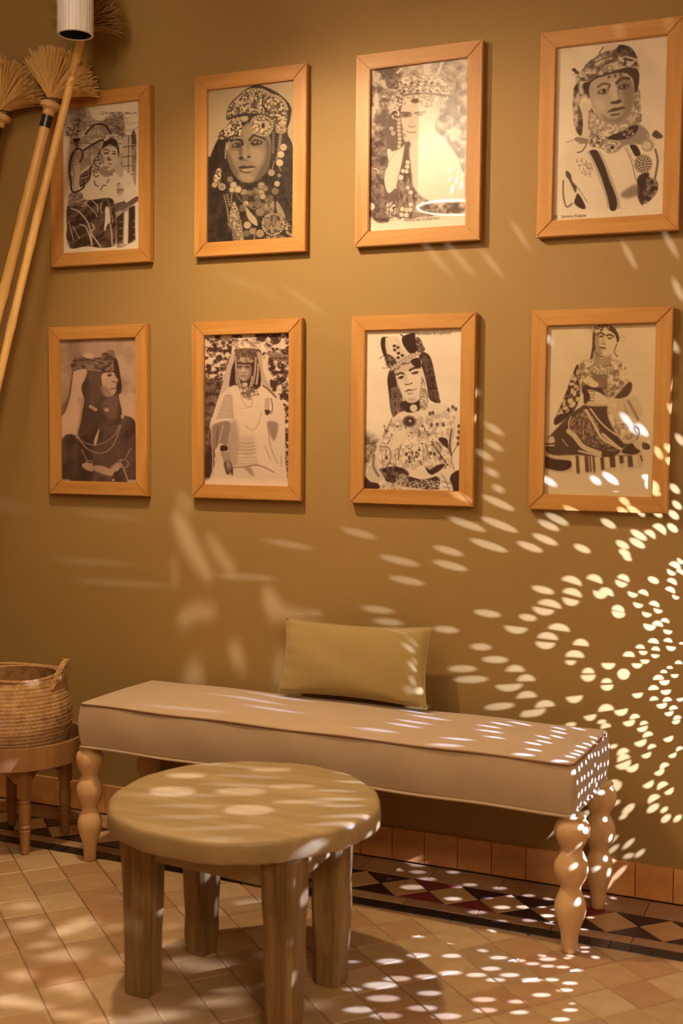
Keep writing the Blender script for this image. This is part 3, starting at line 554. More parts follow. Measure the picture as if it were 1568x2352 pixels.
def print_standing():                 # standing woman in white before a rough wall
    p = Print([(60, 100), (1285, 62), (1275, 2290), (65, 2255)], seed=16, paper=.88)
    p.N([(30, 40), (1320, 40), (1320, 2120), (1250, 2160), (30, 2120)], .15, .85, 62, 8, 1, k=5, smooth=False, rot=-18, ay=1.3)
    p.N([(30, 850), (350, 800), (300, 1100), (180, 1500), (190, 2120), (30, 2130)], .13, .4, 50, 30, .95); p.P([(60, 1850), (160, 1700), (160, 2120), (60, 2120)], .1, 30, .8)
    p.N([(950, 350), (1040, 330), (1290, 430), (1290, 540), (1150, 470), (1000, 420)], .2, .5, 40, 14, .9)
    # veil
    p.P([(460, 200), (500, 185), (850, 190), (950, 250), (960, 330), (880, 380), (980, 620), (1010, 880), (1180, 1100), (1210, 1500), (1210, 1900), (1250, 2200), (1240, 2290), (200, 2290), (220, 1900), (160, 1500), (135, 1400), (200, 1200), (260, 1000), (330, 760), (430, 400)], .84, 9)
    p.P([(480, 330), (560, 300), (800, 300), (870, 380), (860, 820), (780, 900), (500, 880), (410, 830), (430, 640)], .12, 9)
    p.P([(430, 400), (500, 330), (500, 420), (440, 600), (400, 840), (290, 960), (330, 740)], .74, 9); p.P([(800, 330), (870, 390), (900, 620), (1000, 860), (1060, 940), (960, 880), (880, 790), (850, 600)], .68, 9)
    p.N([(450, 210), (520, 185), (850, 195), (940, 240), (950, 320), (850, 290), (700, 270), (560, 300), (470, 280)], .55, .9, 40, 8, 1)
    p.N([(510, 310), (800, 300), (780, 420), (740, 500), (540, 480)], .2, .42, 26, 8, 1)
    # tunic
    p.P([(500, 820), (600, 880), (800, 880), (880, 830), (1000, 950), (1060, 1180), (950, 1300), (960, 1600), (1000, 1900), (1060, 2010), (800, 1980), (470, 2010), (400, 1800), (420, 1400), (470, 1250), (480, 1000), (400, 880)], .86, 10)
    p.P([(420, 1380), (520, 1350), (560, 1700), (500, 1980), (430, 1900), (400, 1650)], .62, 40, .8); p.P([(560, 1600), (760, 1560), (780, 1800), (600, 1850)], .7, 50, .6)
    # face
    p.P([(520, 560), (560, 510), (660, 500), (720, 540), (725, 640), (690, 730), (630, 765), (570, 740), (530, 660)], .64, 8); p.P([(660, 510), (720, 540), (725, 640), (690, 730), (640, 750), (690, 640)], .42, 14, .7)
    p.L([(530, 560), (570, 545), (600, 555)], 16, .15, 5); p.L([(630, 552), (670, 548), (700, 565)], 16, .15, 5); p.E(563, 573, 20, 9, .15, 5); p.E(662, 573, 20, 9, .15, 5); p.P([(600, 580), (620, 580), (640, 630), (590, 635)], .74, 8); p.L([(590, 642), (640, 640)], 9, .3, 5); p.L([(580, 690), (650, 692)], 12, .22, 5); p.L([(520, 500), (620, 510), (740, 510)], 26, .13, 7)
    p.N([(530, 480), (560, 430), (640, 410), (720, 440), (740, 490), (620, 500)], .4, .75, 20, 6, 1)
    for q in ([(505, 430), (510, 600), (520, 780), (580, 880)], [(790, 430), (780, 600), (750, 780), (700, 880)], [(520, 640), (560, 790), (620, 870), (700, 860), (740, 700)], [(825, 520), (820, 640), (800, 800)]): p.beads(q, 15, .7, 24, .25)
    p.N([(560, 880), (620, 840), (760, 860), (840, 960), (760, 980), (700, 1040), (600, 980)], .3, .8, 22, 9, .9, k=4); p.P([(600, 790), (670, 790), (660, 840), (610, 840)], .75, 7)
    for q in ([(570, 960), (640, 1110), (720, 1130), (750, 1010)], [(640, 1400), (720, 1465), (800, 1430), (850, 1320), (870, 1200)]): p.L(q, 7, .5)
    p.L([(510, 1130), (590, 1160), (850, 1120)], 7, .6, 5, .6)
    # left sleeve
    p.P([(290, 960), (400, 900), (500, 1080), (470, 1300), (400, 1360), (350, 1330), (150, 1400), (200, 1200), (240, 1060)], .84, 9)
    for y in range(965, 1310, 25): p.L([(350-(y-950)*.35, y+14), (400, y), (450+(y-950)*.08, y+10)], 9, .45, 4)
    p.P([(180, 1400), (400, 1340), (430, 1450), (400, 1560), (380, 1700), (290, 1660), (200, 1760), (180, 1600)], .52, 14); p.L([(250, 1420), (240, 1700)], 20, .3, 12, .7); p.L([(330, 1400), (250, 1700)], 16, .8, 8, .8)
    p.P([(300, 1690), (390, 1710), (380, 1770), (290, 1790)], .1, 7); p.P([(200, 1880), (290, 1760), (300, 1830), (230, 1930)], .8, 7)
    p.P([(300, 1790), (400, 1780), (430, 1900), (340, 1930)], .68, 6); [p.L([(300+i*10, 1800+i*32), (405+i*6, 1795+i*30)], 7, .3) for i in range(4)]
    p.P([(340, 1930), (430, 1910), (470, 2040), (460, 2130), (430, 2090), (380, 2110), (350, 2020)], .3, 8); p.P([(370, 1930), (420, 1920), (440, 2020), (400, 2060)], .55, 8); [p.L([(400+i*22, 2010), (410+i*24, 2110)], 8, .12) for i in range(3)]; p.L([(430, 2080), (470, 2200)], 12, .75)
    p.L([(160, 1400), (165, 1650), (180, 1850), (175, 2190)], 14, .72)
    # right sleeve and folds
    for y in range(1000, 1230, 24): p.L([(920, y+30), (985, y+4)], 9, .4)
    p.P([(920, 1180), (1000, 1200), (950, 1260)], .15, 10); p.P([(960, 1350), (1100, 1370), (1100, 1500), (1050, 1620), (980, 1500)], .5, 26, .9); p.L([(1010, 1020), (1030, 1140), (1010, 1230)], 16, .4, 8); p.L([(890, 830), (960, 880), (1080, 1000)], 20, .3, 9)
    for q in ([(960, 1380), (1000, 1700), (1100, 1950)], [(920, 1700), (1000, 1900)], [(1150, 1850), (1160, 2000)], [(1210, 1500), (1230, 2000)], [(400, 1560), (430, 1900)]): p.L(q, 10, .45, 10, .7)
    for i, y in enumerate((1650, 1700, 1745, 1800, 1860, 1900, 1935, 1960)): p.L([(560-i*12, y+6), (680, y+14), (760+i*10, y)], 9, .5, 5, .8)
    p.L([(450, 2010), (640, 2000), (800, 1975), (920, 2010), (1050, 2080)], 12, .35, 7); p.P([(630, 2010), (720, 2010), (770, 2130), (700, 2100)], .55, 18, .8)
    p.P([(40, 2190), (300, 2150), (700, 2180), (1240, 2200), (1300, 2300), (40, 2300)], .9, 40); p.N([(1240, 1980), (1280, 1980), (1280, 2180), (1240, 2160)], .1, .8, 26, 6, .9, k=5)
    return p.fin((.15, .05, .05), (.98, .90, .81))

def print_crown():                    # woman in a tall crown and flowered dress
    p = Print([(85, 95), (1405, 60), (1372, 2292), (65, 2262)], seed=17, paper=.92)
    p.N([(40, 1500), (260, 1600), (230, 1800), (100, 1950), (40, 2000)], .3, .7, 40, 60, .9)
    # hair
    p.P([(420, 630), (500, 640), (520, 860), (600, 1080), (600, 1200), (500, 1310), (430, 1200), (400, 960), (380, 760)], .14, 9); p.N([(430, 900), (560, 900), (590, 1200), (500, 1310), (440, 1220)], .12, .5, 26, 8, 1, ay=.4)
    p.P([(820, 400), (920, 410), (980, 500), (1010, 660), (1040, 780), (1060, 950), (1100, 1080), (960, 1040), (920, 860), (880, 700), (820, 560)], .13, 9); p.N([(850, 420), (980, 520), (1040, 780), (1090, 1070), (980, 1030), (900, 700)], .08, .35, 30, 10, .8, rot=60)
    # dress
    dr = [(430, 1320), (560, 1210), (700, 1200), (960, 1110), (1060, 1090), (1260, 1120), (1340, 1180), (1380, 1500), (1300, 1700), (1250, 1820), (1300, 2010), (1200, 2080), (1000, 2100), (860, 2120), (700, 2060), (560, 2000), (420, 2060), (250, 2180), (80, 2050), (180, 1850), (260, 1620), (330, 1480)]
    p.P(dr, .88, 10); p.N([(440, 1340), (1000, 1250), (1300, 1200), (1240, 1800), (1200, 1980), (600, 1980), (280, 1900), (300, 1600)], .62, .95, 40, 20, .7)
    r = np.random.RandomState(4)
    for i in range(64):
        x, y = r.uniform(300, 1240), r.uniform(1380, 1960)
        if i < 40: p.L([(x, y), (x+r.uniform(-25, 25), y+r.uniform(20, 60))], r.uniform(8, 20), .3, 6, .8)
        else: p.E(x, y, r.uniform(8, 20), r.uniform(8, 16), .2, 6, .9)
    for q, w, t in (([(440, 1300), (380, 1440), (330, 1540)], 12, .3), ([(640, 1480), (560, 1680), (530, 1860)], 14, .3), ([(270, 1680), (400, 1700), (420, 1850), (350, 2000)], 14, .35), ([(430, 1380), (570, 1400)], 9, .4), ([(900, 1640), (940, 1780), (960, 1840)], 14, .3), ([(980, 1610), (1080, 1760), (1180, 1900)], 18, .25), ([(1250, 1450), (1230, 1650), (1250, 1800)], 22, .25), ([(1370, 1480), (1340, 1640), (1250, 1820), (1290, 1990)], 10, .3), ([(860, 1660), (880, 1900)], 9, .5), ([(480, 1700), (500, 1950)], 9, .45), ([(300, 1700), (320, 1960)], 9, .5), ([(700, 1680), (720, 1920)], 8, .55), ([(640, 1480), (900, 1500), (1080, 1500)], 9, .5)): p.L(q, w, t, 6, .85)
    p.P([(500, 1480), (640, 1460), (600, 1600), (520, 1700), (430, 1720)], .9, 9); p.P([(1080, 1560), (1180, 1570), (1210, 1700), (1120, 1640)], .15, 10)
    for x, y in ((1140, 1380), (980, 1380), (1210, 1180), (1270, 1140), (1310, 1170), (1350, 1400), (1350, 1480), (1340, 1560), (1340, 1640), (1000, 1220), (960, 1230), (640, 1780), (680, 1830), (370, 1830), (1060, 1380), (970, 1770), (1020, 1780), (1110, 1830), (150, 1980)): p.E(x, y, 20, 28, .25, 7, .9)
    p.N([(280, 1980), (560, 1960), (680, 2060), (560, 2130), (420, 2200), (330, 2100)], .08, .4, 50, 14, 1); p.P([(90, 2080), (160, 1930), (220, 1800), (250, 1960), (330, 2100), (260, 2180), (180, 2190)], .8, 12); p.L([(200, 1800), (190, 1950), (260, 2080)], 30, .35, 14, .8); p.P([(60, 2090), (150, 2160), (260, 2190), (280, 2300), (60, 2300)], .12, 12)
    p.P([(650, 2090), (860, 2130), (1060, 2080), (1100, 2100), (1100, 2260), (640, 2260)], .15, 10); p.N([(700, 2150), (1080, 2140), (1060, 2250), (700, 2240)], .15, .8, 20, 8, .9, k=6, ay=1.5)
    p.P([(270, 2260), (340, 2150), (500, 2200), (900, 2260), (1100, 2260), (1100, 2300), (260, 2300)], .82, 8); p.N([(270, 2240), (420, 2170), (560, 2240), (520, 2300), (260, 2300)], .4, .9, 26, 8, .7)
    p.E(580, 2135, 80, 82, .6, 6); p.N([(510, 2070), (650, 2070), (660, 2200), (510, 2210)], .3, .8, 16, 12, .8, k=5); p.E(565, 2140, 26, 26, .7, 5)
    p.P([(1250, 2060), (1375, 2010), (1380, 2290), (1270, 2290), (1230, 2180)], .13, 10); p.P([(900, 1960), (960, 1990), (1060, 1930), (1160, 1920), (1120, 1980), (1010, 2060), (940, 2040)], .13, 10)
    p.P([(1010, 2060), (1110, 2030), (1220, 2120), (1270, 2290), (1090, 2290), (1100, 2140)], .86, 8)
    for q in ([(1120, 2060), (1180, 2160), (1220, 2280)], [(1130, 2150), (1240, 2180)], [(1130, 2220), (1250, 2240)], [(1030, 2080), (1100, 2110)]): p.L(q, 9, .35)
    # neck, face
    p.P([(600, 1060), (820, 1000), (830, 1160), (740, 1210), (640, 1210), (590, 1150)], .12, 8)
    face = [(490, 700), (520, 620), (640, 560), (800, 580), (850, 600), (880, 700), (900, 830), (870, 930), (810, 1040), (720, 1085), (640, 1060), (570, 950), (520, 840)]
    p.P(face, .86, 9); p.P([(500, 740), (540, 860), (600, 1000), (650, 1060), (600, 1040), (530, 880)], .55, 16, .7); p.P([(650, 1020), (780, 1020), (720, 1085)], .6, 22, .6)
    p.P([(520, 620), (640, 560), (820, 600), (700, 640), (560, 680)], .7, 22, .6)
    p.L([(510, 700), (560, 675), (610, 695)], 26, .16, 7); p.L([(685, 640), (740, 610), (820, 600)], 30, .16, 7); p.P([(520, 745), (570, 715), (610, 725), (570, 755)], .2, 6); p.E(568, 732, 17, 10, .05, 4); p.P([(700, 680), (760, 655), (810, 655), (780, 685), (730, 690)], .2, 6); p.E(765, 668, 18, 11, .05, 4); p.L([(525, 765), (590, 755)], 7, .5, 6); p.L([(715, 700), (800, 690)], 7, .5, 6)
    p.P([(600, 700), (640, 690), (650, 780), (620, 800)], .74, 12, .8); p.L([(625, 830), (660, 832), (715, 815)], 16, .25, 7); p.E(670, 812, 22, 12, .8, 8); p.P([(615, 935), (660, 900), (730, 900), (785, 885), (740, 905), (660, 922)], .18, 6); p.L([(620, 942), (680, 940), (770, 905)], 9, .65, 5); p.L([(660, 965), (720, 955)], 12, .45, 8)
    # hair curls and crown
    p.N([(420, 640), (520, 600), (560, 560), (700, 500), (830, 480), (850, 560), (800, 600), (760, 560), (640, 560), (540, 610), (490, 680)], .12, .7, 24, 8, 1, k=5); p.P([(700, 500), (800, 470), (840, 560), (790, 605), (730, 570)], .1, 9)
    p.P([(350, 420), (340, 230), (420, 180), (520, 190), (600, 300), (820, 380), (800, 440), (560, 530), (420, 610)], .84, 7)
    p.N([(340, 420), (420, 430), (520, 520), (430, 620), (370, 560)], .12, .6, 26, 8, 1); p.P([(300, 200), (350, 190), (350, 300), (370, 440), (330, 440), (290, 300)], .1, 8)
    p.L([(310, 200), (380, 185)], 12, .15); p.L([(270, 480), (340, 440), (350, 500)], 10, .25); p.L([(310, 610), (400, 600), (350, 560)], 8, .4)
    p.P([(590, 180), (680, 140), (750, 130), (770, 220), (860, 300), (880, 370), (700, 410), (620, 330), (580, 250)], .07, 9); p.N([(770, 190), (830, 220), (880, 380), (790, 360)], .15, .6, 22, 8, .9); p.L([(560, 150), (620, 200)], 14, .15); p.L([(800, 190), (840, 240), (870, 340)], 12, .4)
    p.L([(415, 290), (520, 515)], 12, .9); p.L([(500, 210), (620, 450)], 10, .75); p.P([(430, 290), (530, 280), (610, 460), (520, 490)], .78, 6, 1, False)
    for x, y in ((475, 305), (523, 328), (478, 362), (532, 405), (583, 437), (525, 468)): p.E(x, y, 22, 18, .12, 5)
    p.beads([(450, 610), (560, 530), (660, 470), (800, 400)], 26, .74, 44, .3)
    # ear pendants
    p.N([(850, 740), (900, 850), (940, 980), (930, 1130), (900, 1180), (830, 1160), (820, 980)], .45, .85, 14, 8, 1, k=5); p.L([(845, 730), (890, 830)], 10, .35); p.E(738, 1155, 50, 50, .84, 6); p.beads([(520, 910), (530, 1040), (540, 1180)], 18, .4, 32, .12); p.beads([(440, 900), (460, 1100), (470, 1240)], 15, .45, 26, .12)
    p.E(680, 1338, 96, 82, .2, 6)
    for i in range(22): a = 6.283*i/22; p.E(680+86*math.cos(a), 1338+72*math.sin(a), 9, 9, .6, 4)
    p.E(690, 1330, 18, 16, .8, 5); p.E(600, 1395, 8, 8, .6, 5)
    return p.fin((.15, .055, .05), (.99, .94, .86))

def print_seated():                   # seated woman with striped skirt
    p = Print([(92, 115), (1472, 65), (1440, 2290), (72, 2235)], seed=18, paper=.85)
    # bench cloth
    p.P([(80, 1560), (200, 1500), (1050, 1700), (1200, 1580), (1280, 1640), (1310, 1900), (1200, 1960), (400, 1960), (80, 1930)], .75, 16)
    p.P([(80, 1760), (200, 1790), (400, 1820), (400, 1900), (260, 1950), (80, 1890)], .12, 12); p.L([(80, 1900), (240, 1945), (390, 1930)], 7, .75)
    for x, w, h in ((490, 40, 1980), (605, 44, 1960), (650, 16, 1960), (695, 24, 1980), (800, 40, 1930), (930, 84, 1900), (1050, 90, 1850), (1140, 80, 1900), (1290, 20, 1820)): p.P([(x-w/2-12, 1750), (x+w/2-12, 1750), (x+w/2+6, h), (x-w/2+6, h)], .2, 8, .9, False)
    for x, h in ((440, 1990), (545, 1960), (740, 1960), (860, 1900), (985, 1960), (1090, 1950), (1215, 1880)): p.P([(x-32, 1760), (x+22, 1760), (x+34, h), (x-16, h)], .86, 10, .9, False)
    p.P([(80, 1960), (400, 1990), (800, 1960), (1350, 1930), (1450, 2290), (70, 2290)], .86, 50)
    # skirt
    sk = [(440, 1190), (560, 1110), (700, 1090), (860, 1130), (950, 1200), (1080, 1330), (1250, 1400), (1230, 1550), (1060, 1650), (980, 1740), (820, 1770), (500, 1740), (180, 1740), (80, 1660), (90, 1560), (200, 1430), (300, 1320)]
    p.P(sk, .2, 10); p.N([(440, 1250), (620, 1200), (800, 1450), (980, 1650), (900, 1700), (600, 1600), (380, 1400)], .2, .6, 24, 10, .9)
    for q, w in (([(640, 1160), (760, 1320), (880, 1430), (990, 1500)], 22), ([(590, 1180), (700, 1380), (780, 1520), (900, 1600), (1010, 1660)], 34), ([(370, 1440), (440, 1500), (560, 1640), (760, 1720)], 60), ([(560, 1170), (650, 1290), (720, 1440)], 14), ([(400, 1260), (370, 1330), (380, 1420)], 14), ([(290, 1540), (360, 1630)], 10), ([(90, 1620), (190, 1620)], 18), ([(500, 1690), (620, 1720), (780, 1760)], 24), ([(800, 1480), (960, 1620), (1040, 1680)], 34)): p.L(q, w, .78, 5)
    p.P([(860, 1130), (960, 1140), (1060, 1250), (1160, 1360), (1240, 1440), (1210, 1560), (1070, 1600), (940, 1430), (860, 1260)], .78, 16); p.N([(860, 1200), (980, 1300), (1200, 1380), (1230, 1480), (1080, 1560), (930, 1400)], .5, .9, 40, 14, .8)
    p.P([(1060, 1660), (1170, 1600), (1270, 1690), (1200, 1740), (1050, 1720)], .18, 10); p.P([(1180, 1580), (1290, 1560), (1340, 1600), (1290, 1680), (1220, 1660)], .78, 8); p.P([(1300, 1590), (1380, 1610), (1390, 1670), (1310, 1670)], .22, 7); p.L([(1190, 1400), (1230, 1480)], 14, .3)
    p.P([(80, 1560), (170, 1500), (200, 1580), (90, 1590)], .78, 9)
    # torso
    p.P([(500, 590), (620, 530), (900, 520), (1040, 590), (1080, 760), (1150, 860), (1100, 980), (900, 1030), (860, 1120), (560, 1110), (540, 960), (490, 860)], .72, 10)
    p.N([(500, 600), (700, 560), (900, 560), (1080, 640), (1080, 860), (900, 960), (600, 880), (500, 860)], .4, .9, 36, 12, .8, k=4)
    p.P([(620, 640), (720, 680), (840, 740), (820, 960), (700, 920), (600, 860), (640, 740)], .38, 16, .9); p.P([(540, 870), (680, 880), (840, 930), (780, 1020), (620, 1060), (570, 1100), (540, 1000)], .15, 10)
    # left arm (viewer's left)
    arm = [(470, 600), (500, 720), (510, 900), (500, 1020), (440, 1180), (330, 1290), (210, 1360), (190, 1300), (260, 1140), (330, 960), (400, 760)]
    p.P(arm, .4, 9); p.N(arm, .12, .8, 34, 9, .95, k=5); p.P([(190, 1310), (230, 1240), (340, 1210), (400, 1190), (320, 1290), (210, 1360)], .13, 9)
    p.P([(470, 1150), (540, 960), (545, 1100)], .84, 8)
    # right arm
    p.P([(940, 1020), (1020, 930), (1120, 820), (1160, 860), (1140, 950), (1080, 1010), (960, 1040)], .22, 12); p.P([(840, 1040), (990, 1030), (1010, 1080), (900, 1110), (830, 1100)], .8, 8)
    p.P([(1000, 1060), (1090, 1020), (1220, 1000), (1260, 1100), (1300, 1200), (1240, 1300), (1150, 1250), (1000, 1240), (960, 1140)], .76, 14); p.L([(1110, 1060), (1180, 1180), (1240, 1300)], 30, .42, 12, .8); p.L([(1060, 1100), (1100, 1220)], 9, .5)
    p.P([(600, 920), (680, 930), (780, 970), (840, 1040), (820, 1100), (720, 1090), (640, 1060), (630, 990)], .82, 8); [p.L([(600+i*8, 930+i*42), (690, 950+i*36)], 9, .25) for i in range(4)]
    p.N([(800, 900), (920, 900), (940, 980), (860, 1010), (810, 970)], .25, .7, 20, 8, .9)
    p.P([(600, 800), (640, 760), (680, 800), (740, 850), (700, 890), (620, 870)], .82, 9)
    # neck, face, hair
    p.P([(660, 180), (700, 110), (820, 100), (930, 140), (990, 260), (970, 320), (930, 260), (860, 170), (720, 190), (690, 300), (700, 420), (660, 520), (630, 520), (650, 380)], .2, 9)
    p.P([(690, 420), (870, 430), (900, 520), (860, 600), (720, 600), (670, 530)], .7, 9); p.P([(690, 430), (860, 450), (800, 510), (710, 500)], .4, 18, .8)
    p.P([(690, 250), (720, 190), (820, 165), (920, 210), (955, 290), (945, 380), (890, 460), (810, 495), (740, 470), (700, 380)], .82, 9); p.P([(690, 250), (740, 240), (740, 340), (780, 470), (740, 470), (700, 380)], .5, 20, .8)
    p.L([(710, 225), (760, 200), (800, 225)], 22, .18, 7); p.L([(830, 235), (870, 222), (915, 245)], 22, .18, 7); p.E(765, 245, 28, 12, .2, 6); p.E(870, 268, 30, 12, .22, 6); p.P([(770, 270), (800, 270), (810, 340), (765, 335)], .68, 12, .8); p.L([(770, 340), (815, 345)], 12, .3, 6); p.P([(740, 385), (780, 375), (835, 395), (790, 400)], .22, 6); p.L([(760, 412), (810, 412)], 9, .5, 6)
    p.N([(680, 130), (760, 100), (860, 120), (860, 160), (760, 180), (690, 200)], .25, .85, 18, 7, 1, k=5); p.N([(600, 130), (680, 140), (670, 200), (620, 190)], .5, .9, 16, 14, .6); p.N([(990, 220), (1060, 240), (1060, 300), (1000, 310)], .6, .9, 16, 14, .6)
    p.L([(960, 340), (930, 440), (970, 500)], 14, .35, 6)
    for i in range(5): p.L([(690-i*2, 500+i*26), (780, 545+i*30), (880+i*3, 500+i*26)], 9, .35, 4)
    for i in range(4): p.L([(680+i*6, 620+i*20), (770, 670+i*16), (870-i*4, 620+i*20)], 9, .82, 4)
    p.beads([(650, 660), (720, 700), (830, 700), (900, 640)], 24, .7, 42, .35)
    return p.fin((.19, .09, .06), (.97, .90, .74))
def weave_mat():
    t = NT('woven_palm'); v = t.coords(); a = t.noise(v, 40, 5, .6); b = t.noise(v, 6, 3, .5)
    c = t.ramp(a, [(.28, (.17, .085, .024)), (.5, (.37, .21, .068)), (.75, (.55, .35, .14))])
    t.col(t.mix(t.ramp(b, [(.35, (0, 0, 0)), (.75, (.5, .5, .5))]), c, (.70, .46, .26))); t.rough(.75); t.bump(t.noise(v, 300, 3, .6), .3, .0008); return t.m
M['weave'] = weave_mat()
def print_mat():
    t = NT('printed_paper'); a = t.n('ShaderNodeVertexColor'); a.layer_name = 'print'
    v = t.coords(); g = t.noise(v, 900, 2, .6)
    t.col(t.mix(t.ramp(g, [(.35, (.05, .05, .05)), (.65, (0, 0, 0))]), a.outputs[0], (.35, .25, .18))); t.rough(.55); t.b.inputs['Specular IOR Level'].default_value = .25; return t.m
M['print'] = print_mat()
def glass_mat():
    m = bpy.data.materials.new('picture_glass'); m.use_nodes = True; nt = m.node_tree; nt.nodes.clear()
    o = nt.nodes.new('ShaderNodeOutputMaterial'); mx = nt.nodes.new('ShaderNodeMixShader'); tr = nt.nodes.new('ShaderNodeBsdfTransparent')
    gl = nt.nodes.new('ShaderNodeBsdfGlossy'); gl.inputs['Roughness'].default_value = .006; fr = nt.nodes.new('ShaderNodeFresnel'); fr.inputs['IOR'].default_value = 1.45
    tr.inputs[0].default_value = (.97, .97, .96, 1)
    ge = nt.nodes.new('ShaderNodeNewGeometry'); sb = nt.nodes.new('ShaderNodeMath'); sb.operation = 'SUBTRACT'; sb.use_clamp = True; nt.links.new(fr.outputs[0], sb.inputs[0]); nt.links.new(ge.outputs['Backfacing'], sb.inputs[1]); nt.links.new(sb.outputs[0], mx.inputs[0]); nt.links.new(tr.outputs[0], mx.inputs[1]); nt.links.new(gl.outputs[0], mx.inputs[2]); nt.links.new(mx.outputs[0], o.inputs[0]); return m
M['glass'] = glass_mat()
def shade_mat(name, col, strength, grad=None):
    t = NT(name); v = t.coords(); t.col((.8, .75, .66)); t.rough(.8)
    w = t.noise(t.coords((60, 60, 2)), 1, 4, .6)
    e = t.mix(t.ramp(w, [(.3, (.0, .0, .0)), (.7, (1, 1, 1))]), tuple(c*.72 for c in col), col)
    t.l(e, t.b.inputs['Emission Color'])
    if grad:                                           # brighter where the bulb sits behind the cloth
        sp = t.n('ShaderNodeSeparateXYZ'); co = t.n('ShaderNodeTexCoord'); t.l(co.outputs['Object'], sp.inputs[0])
        ab = t.n('ShaderNodeMath', operation='ABSOLUTE'); of = t.n('ShaderNodeMath', operation='ADD'); of.inputs[1].default_value = .20; t.l(sp.outputs['Z'], of.inputs[0]); t.l(of.outputs[0], ab.inputs[0])
        mr = t.n('ShaderNodeMapRange'); mr.inputs['From Min'].default_value = 0; mr.inputs['From Max'].default_value = grad; mr.inputs['To Min'].default_value = strength; mr.inputs['To Max'].default_value = strength*.22
        mr.interpolation_type = 'SMOOTHSTEP'; t.l(ab.outputs[0], mr.inputs['Value']); t.l(mr.outputs[0], t.b.inputs['Emission Strength'])
    else: t.b.inputs['Emission Strength'].default_value = strength
    return t.m

# ================================================================ room
X0, X1, Y0, H = -1.35, 4.9, -5.6, 3.3
def struct(name, c, s, mat):
    bm = bmesh.new(); box(bm, c, s); return tag(finish(bm, name, mat), kind='structure')
wall = struct('wall_back', ((X0+X1)/2, .05, H/2), (X1-X0, .1, H), M['wall'])
struct('wall_left', (X0-.05, Y0/2, H/2), (.1, -Y0+.2, H), M['tray'])
struct('wall_right', (X1+.05, Y0/2, H/2), (.1, -Y0+.2, H), M['wall'])
struct('wall_front', ((X0+X1)/2, Y0-.05, H/2), (X1-X0, .1, H), M['wall'])
struct('ceiling', ((X0+X1)/2, Y0/2, H+.05), (X1-X0+.2, -Y0+.2, .1), M['ceiling'])
floor = struct('floor', ((X0+X1)/2, Y0/2, -.056), (X1-X0+.2, -Y0+.2, .1), M['grout'])   # bedding 6 mm below the tile faces

tile_meshes = {}
def tile_mesh(key, pts, z0, z1, bev=.0016):
    if key in tile_meshes: return tile_meshes[key]
    bm = bmesh.new(); prism(bm, pts, z0, z1); bmesh.ops.recalc_face_normals(bm, faces=bm.faces)
    top = [e for e in bm.edges if all(abs(v.co.z-z1) < 1e-6 for v in e.verts)]
    bmesh.ops.bevel(bm, geom=top, offset=bev, segments=1, affect='EDGES')
    me = bpy.data.meshes.new(key); bm.to_mesh(me); bm.free(); tile_meshes[key] = me; return me
def piece(name, me, mat, parent, loc, rz=0, rx=0):
    o = bpy.data.objects.new(name, me); COL.objects.link(o)
    if not me.materials: me.materials.append(mat)
    o.parent = parent; o.location = Vector(loc)-parent.location; o.rotation_euler = (rx, 0, rz); return o
def clip_half(pts, ymax):
    out = []
    for i in range(len(pts)):
        a, b = pts[i], pts[(i+1) % len(pts)]
        if a[1] <= ymax: out.append(a)
        if (a[1] <= ymax) != (b[1] <= ymax):
            t = (ymax-a[1])/(b[1]-a[1]); out.append((a[0]+(b[0]-a[0])*t, ymax))
    return out
# field tiles laid on the diagonal
ang = R_(49); ts = .118; gap = .0018; rr = random.Random(3); ca, sa = math.cos(ang), math.sin(ang)
origin = (2.23, -.551); yfield = -.4035
for i in range(-26, 14):
    for j in range(-22, 20):
        cx = origin[0]+(i+.5)*ts*ca-(j+.5)*ts*sa; cy = origin[1]+(i+.5)*ts*sa+(j+.5)*ts*ca
        if cy > yfield+.08 or cy < -1.95 or cx < -.55 or cx > 2.75: continue
        q = pxl((cx, cy, 0))
        if not (-110 < q[0] < 1680 and q[1] < 2480): continue
        h = ts/2-gap/2
        loc = [(-h, -h), (h, -h), (h, h), (-h, h)]
        rot = [(x*ca-y*sa, x*sa+y*ca) for x, y in loc]
        dz = rr.uniform(-.0009, .0)
        if cy+max(p[1] for p in rot) > yfield:
            w = clip_half([(cx+x, cy+y) for x, y in rot], yfield)
            if len(w) < 3 or max(p[1] for p in w)-min(p[1] for p in w) < .012: continue
            piece('floor_tile', tile_mesh('cut_%d_%d' % (i, j), [(x-cx, y-cy) for x, y in w], -.008, 0, .001), M['tile'], floor, (cx, cy, dz))
        else:
            k = 'tile_%d' % rr.randrange(4)
            if k not in tile_meshes:
                jr = random.Random(k); tile_mesh(k, [(x*(1+jr.uniform(-.012, .004)), y*(1+jr.uniform(-.012, .004))) for x, y in loc], -.008, 0, .0022)
            piece('floor_tile', tile_meshes[k], M['tile'], floor, (cx, cy, dz), ang+rr.uniform(-.006, .006))
# rest of the floor, outside the picture
bm = bmesh.new(); box(bm, (3.85, Y0/2, -.003), (2.05, -Y0, .006)); box(bm, (.75, -3.95, -.003), (4.15, 3.3, .006)); box(bm, (-.95, -1.15, -.003), (.8, 2.3, .006))
finish(bm, 'floor_edge', M['tile'], floor).location = -floor.location
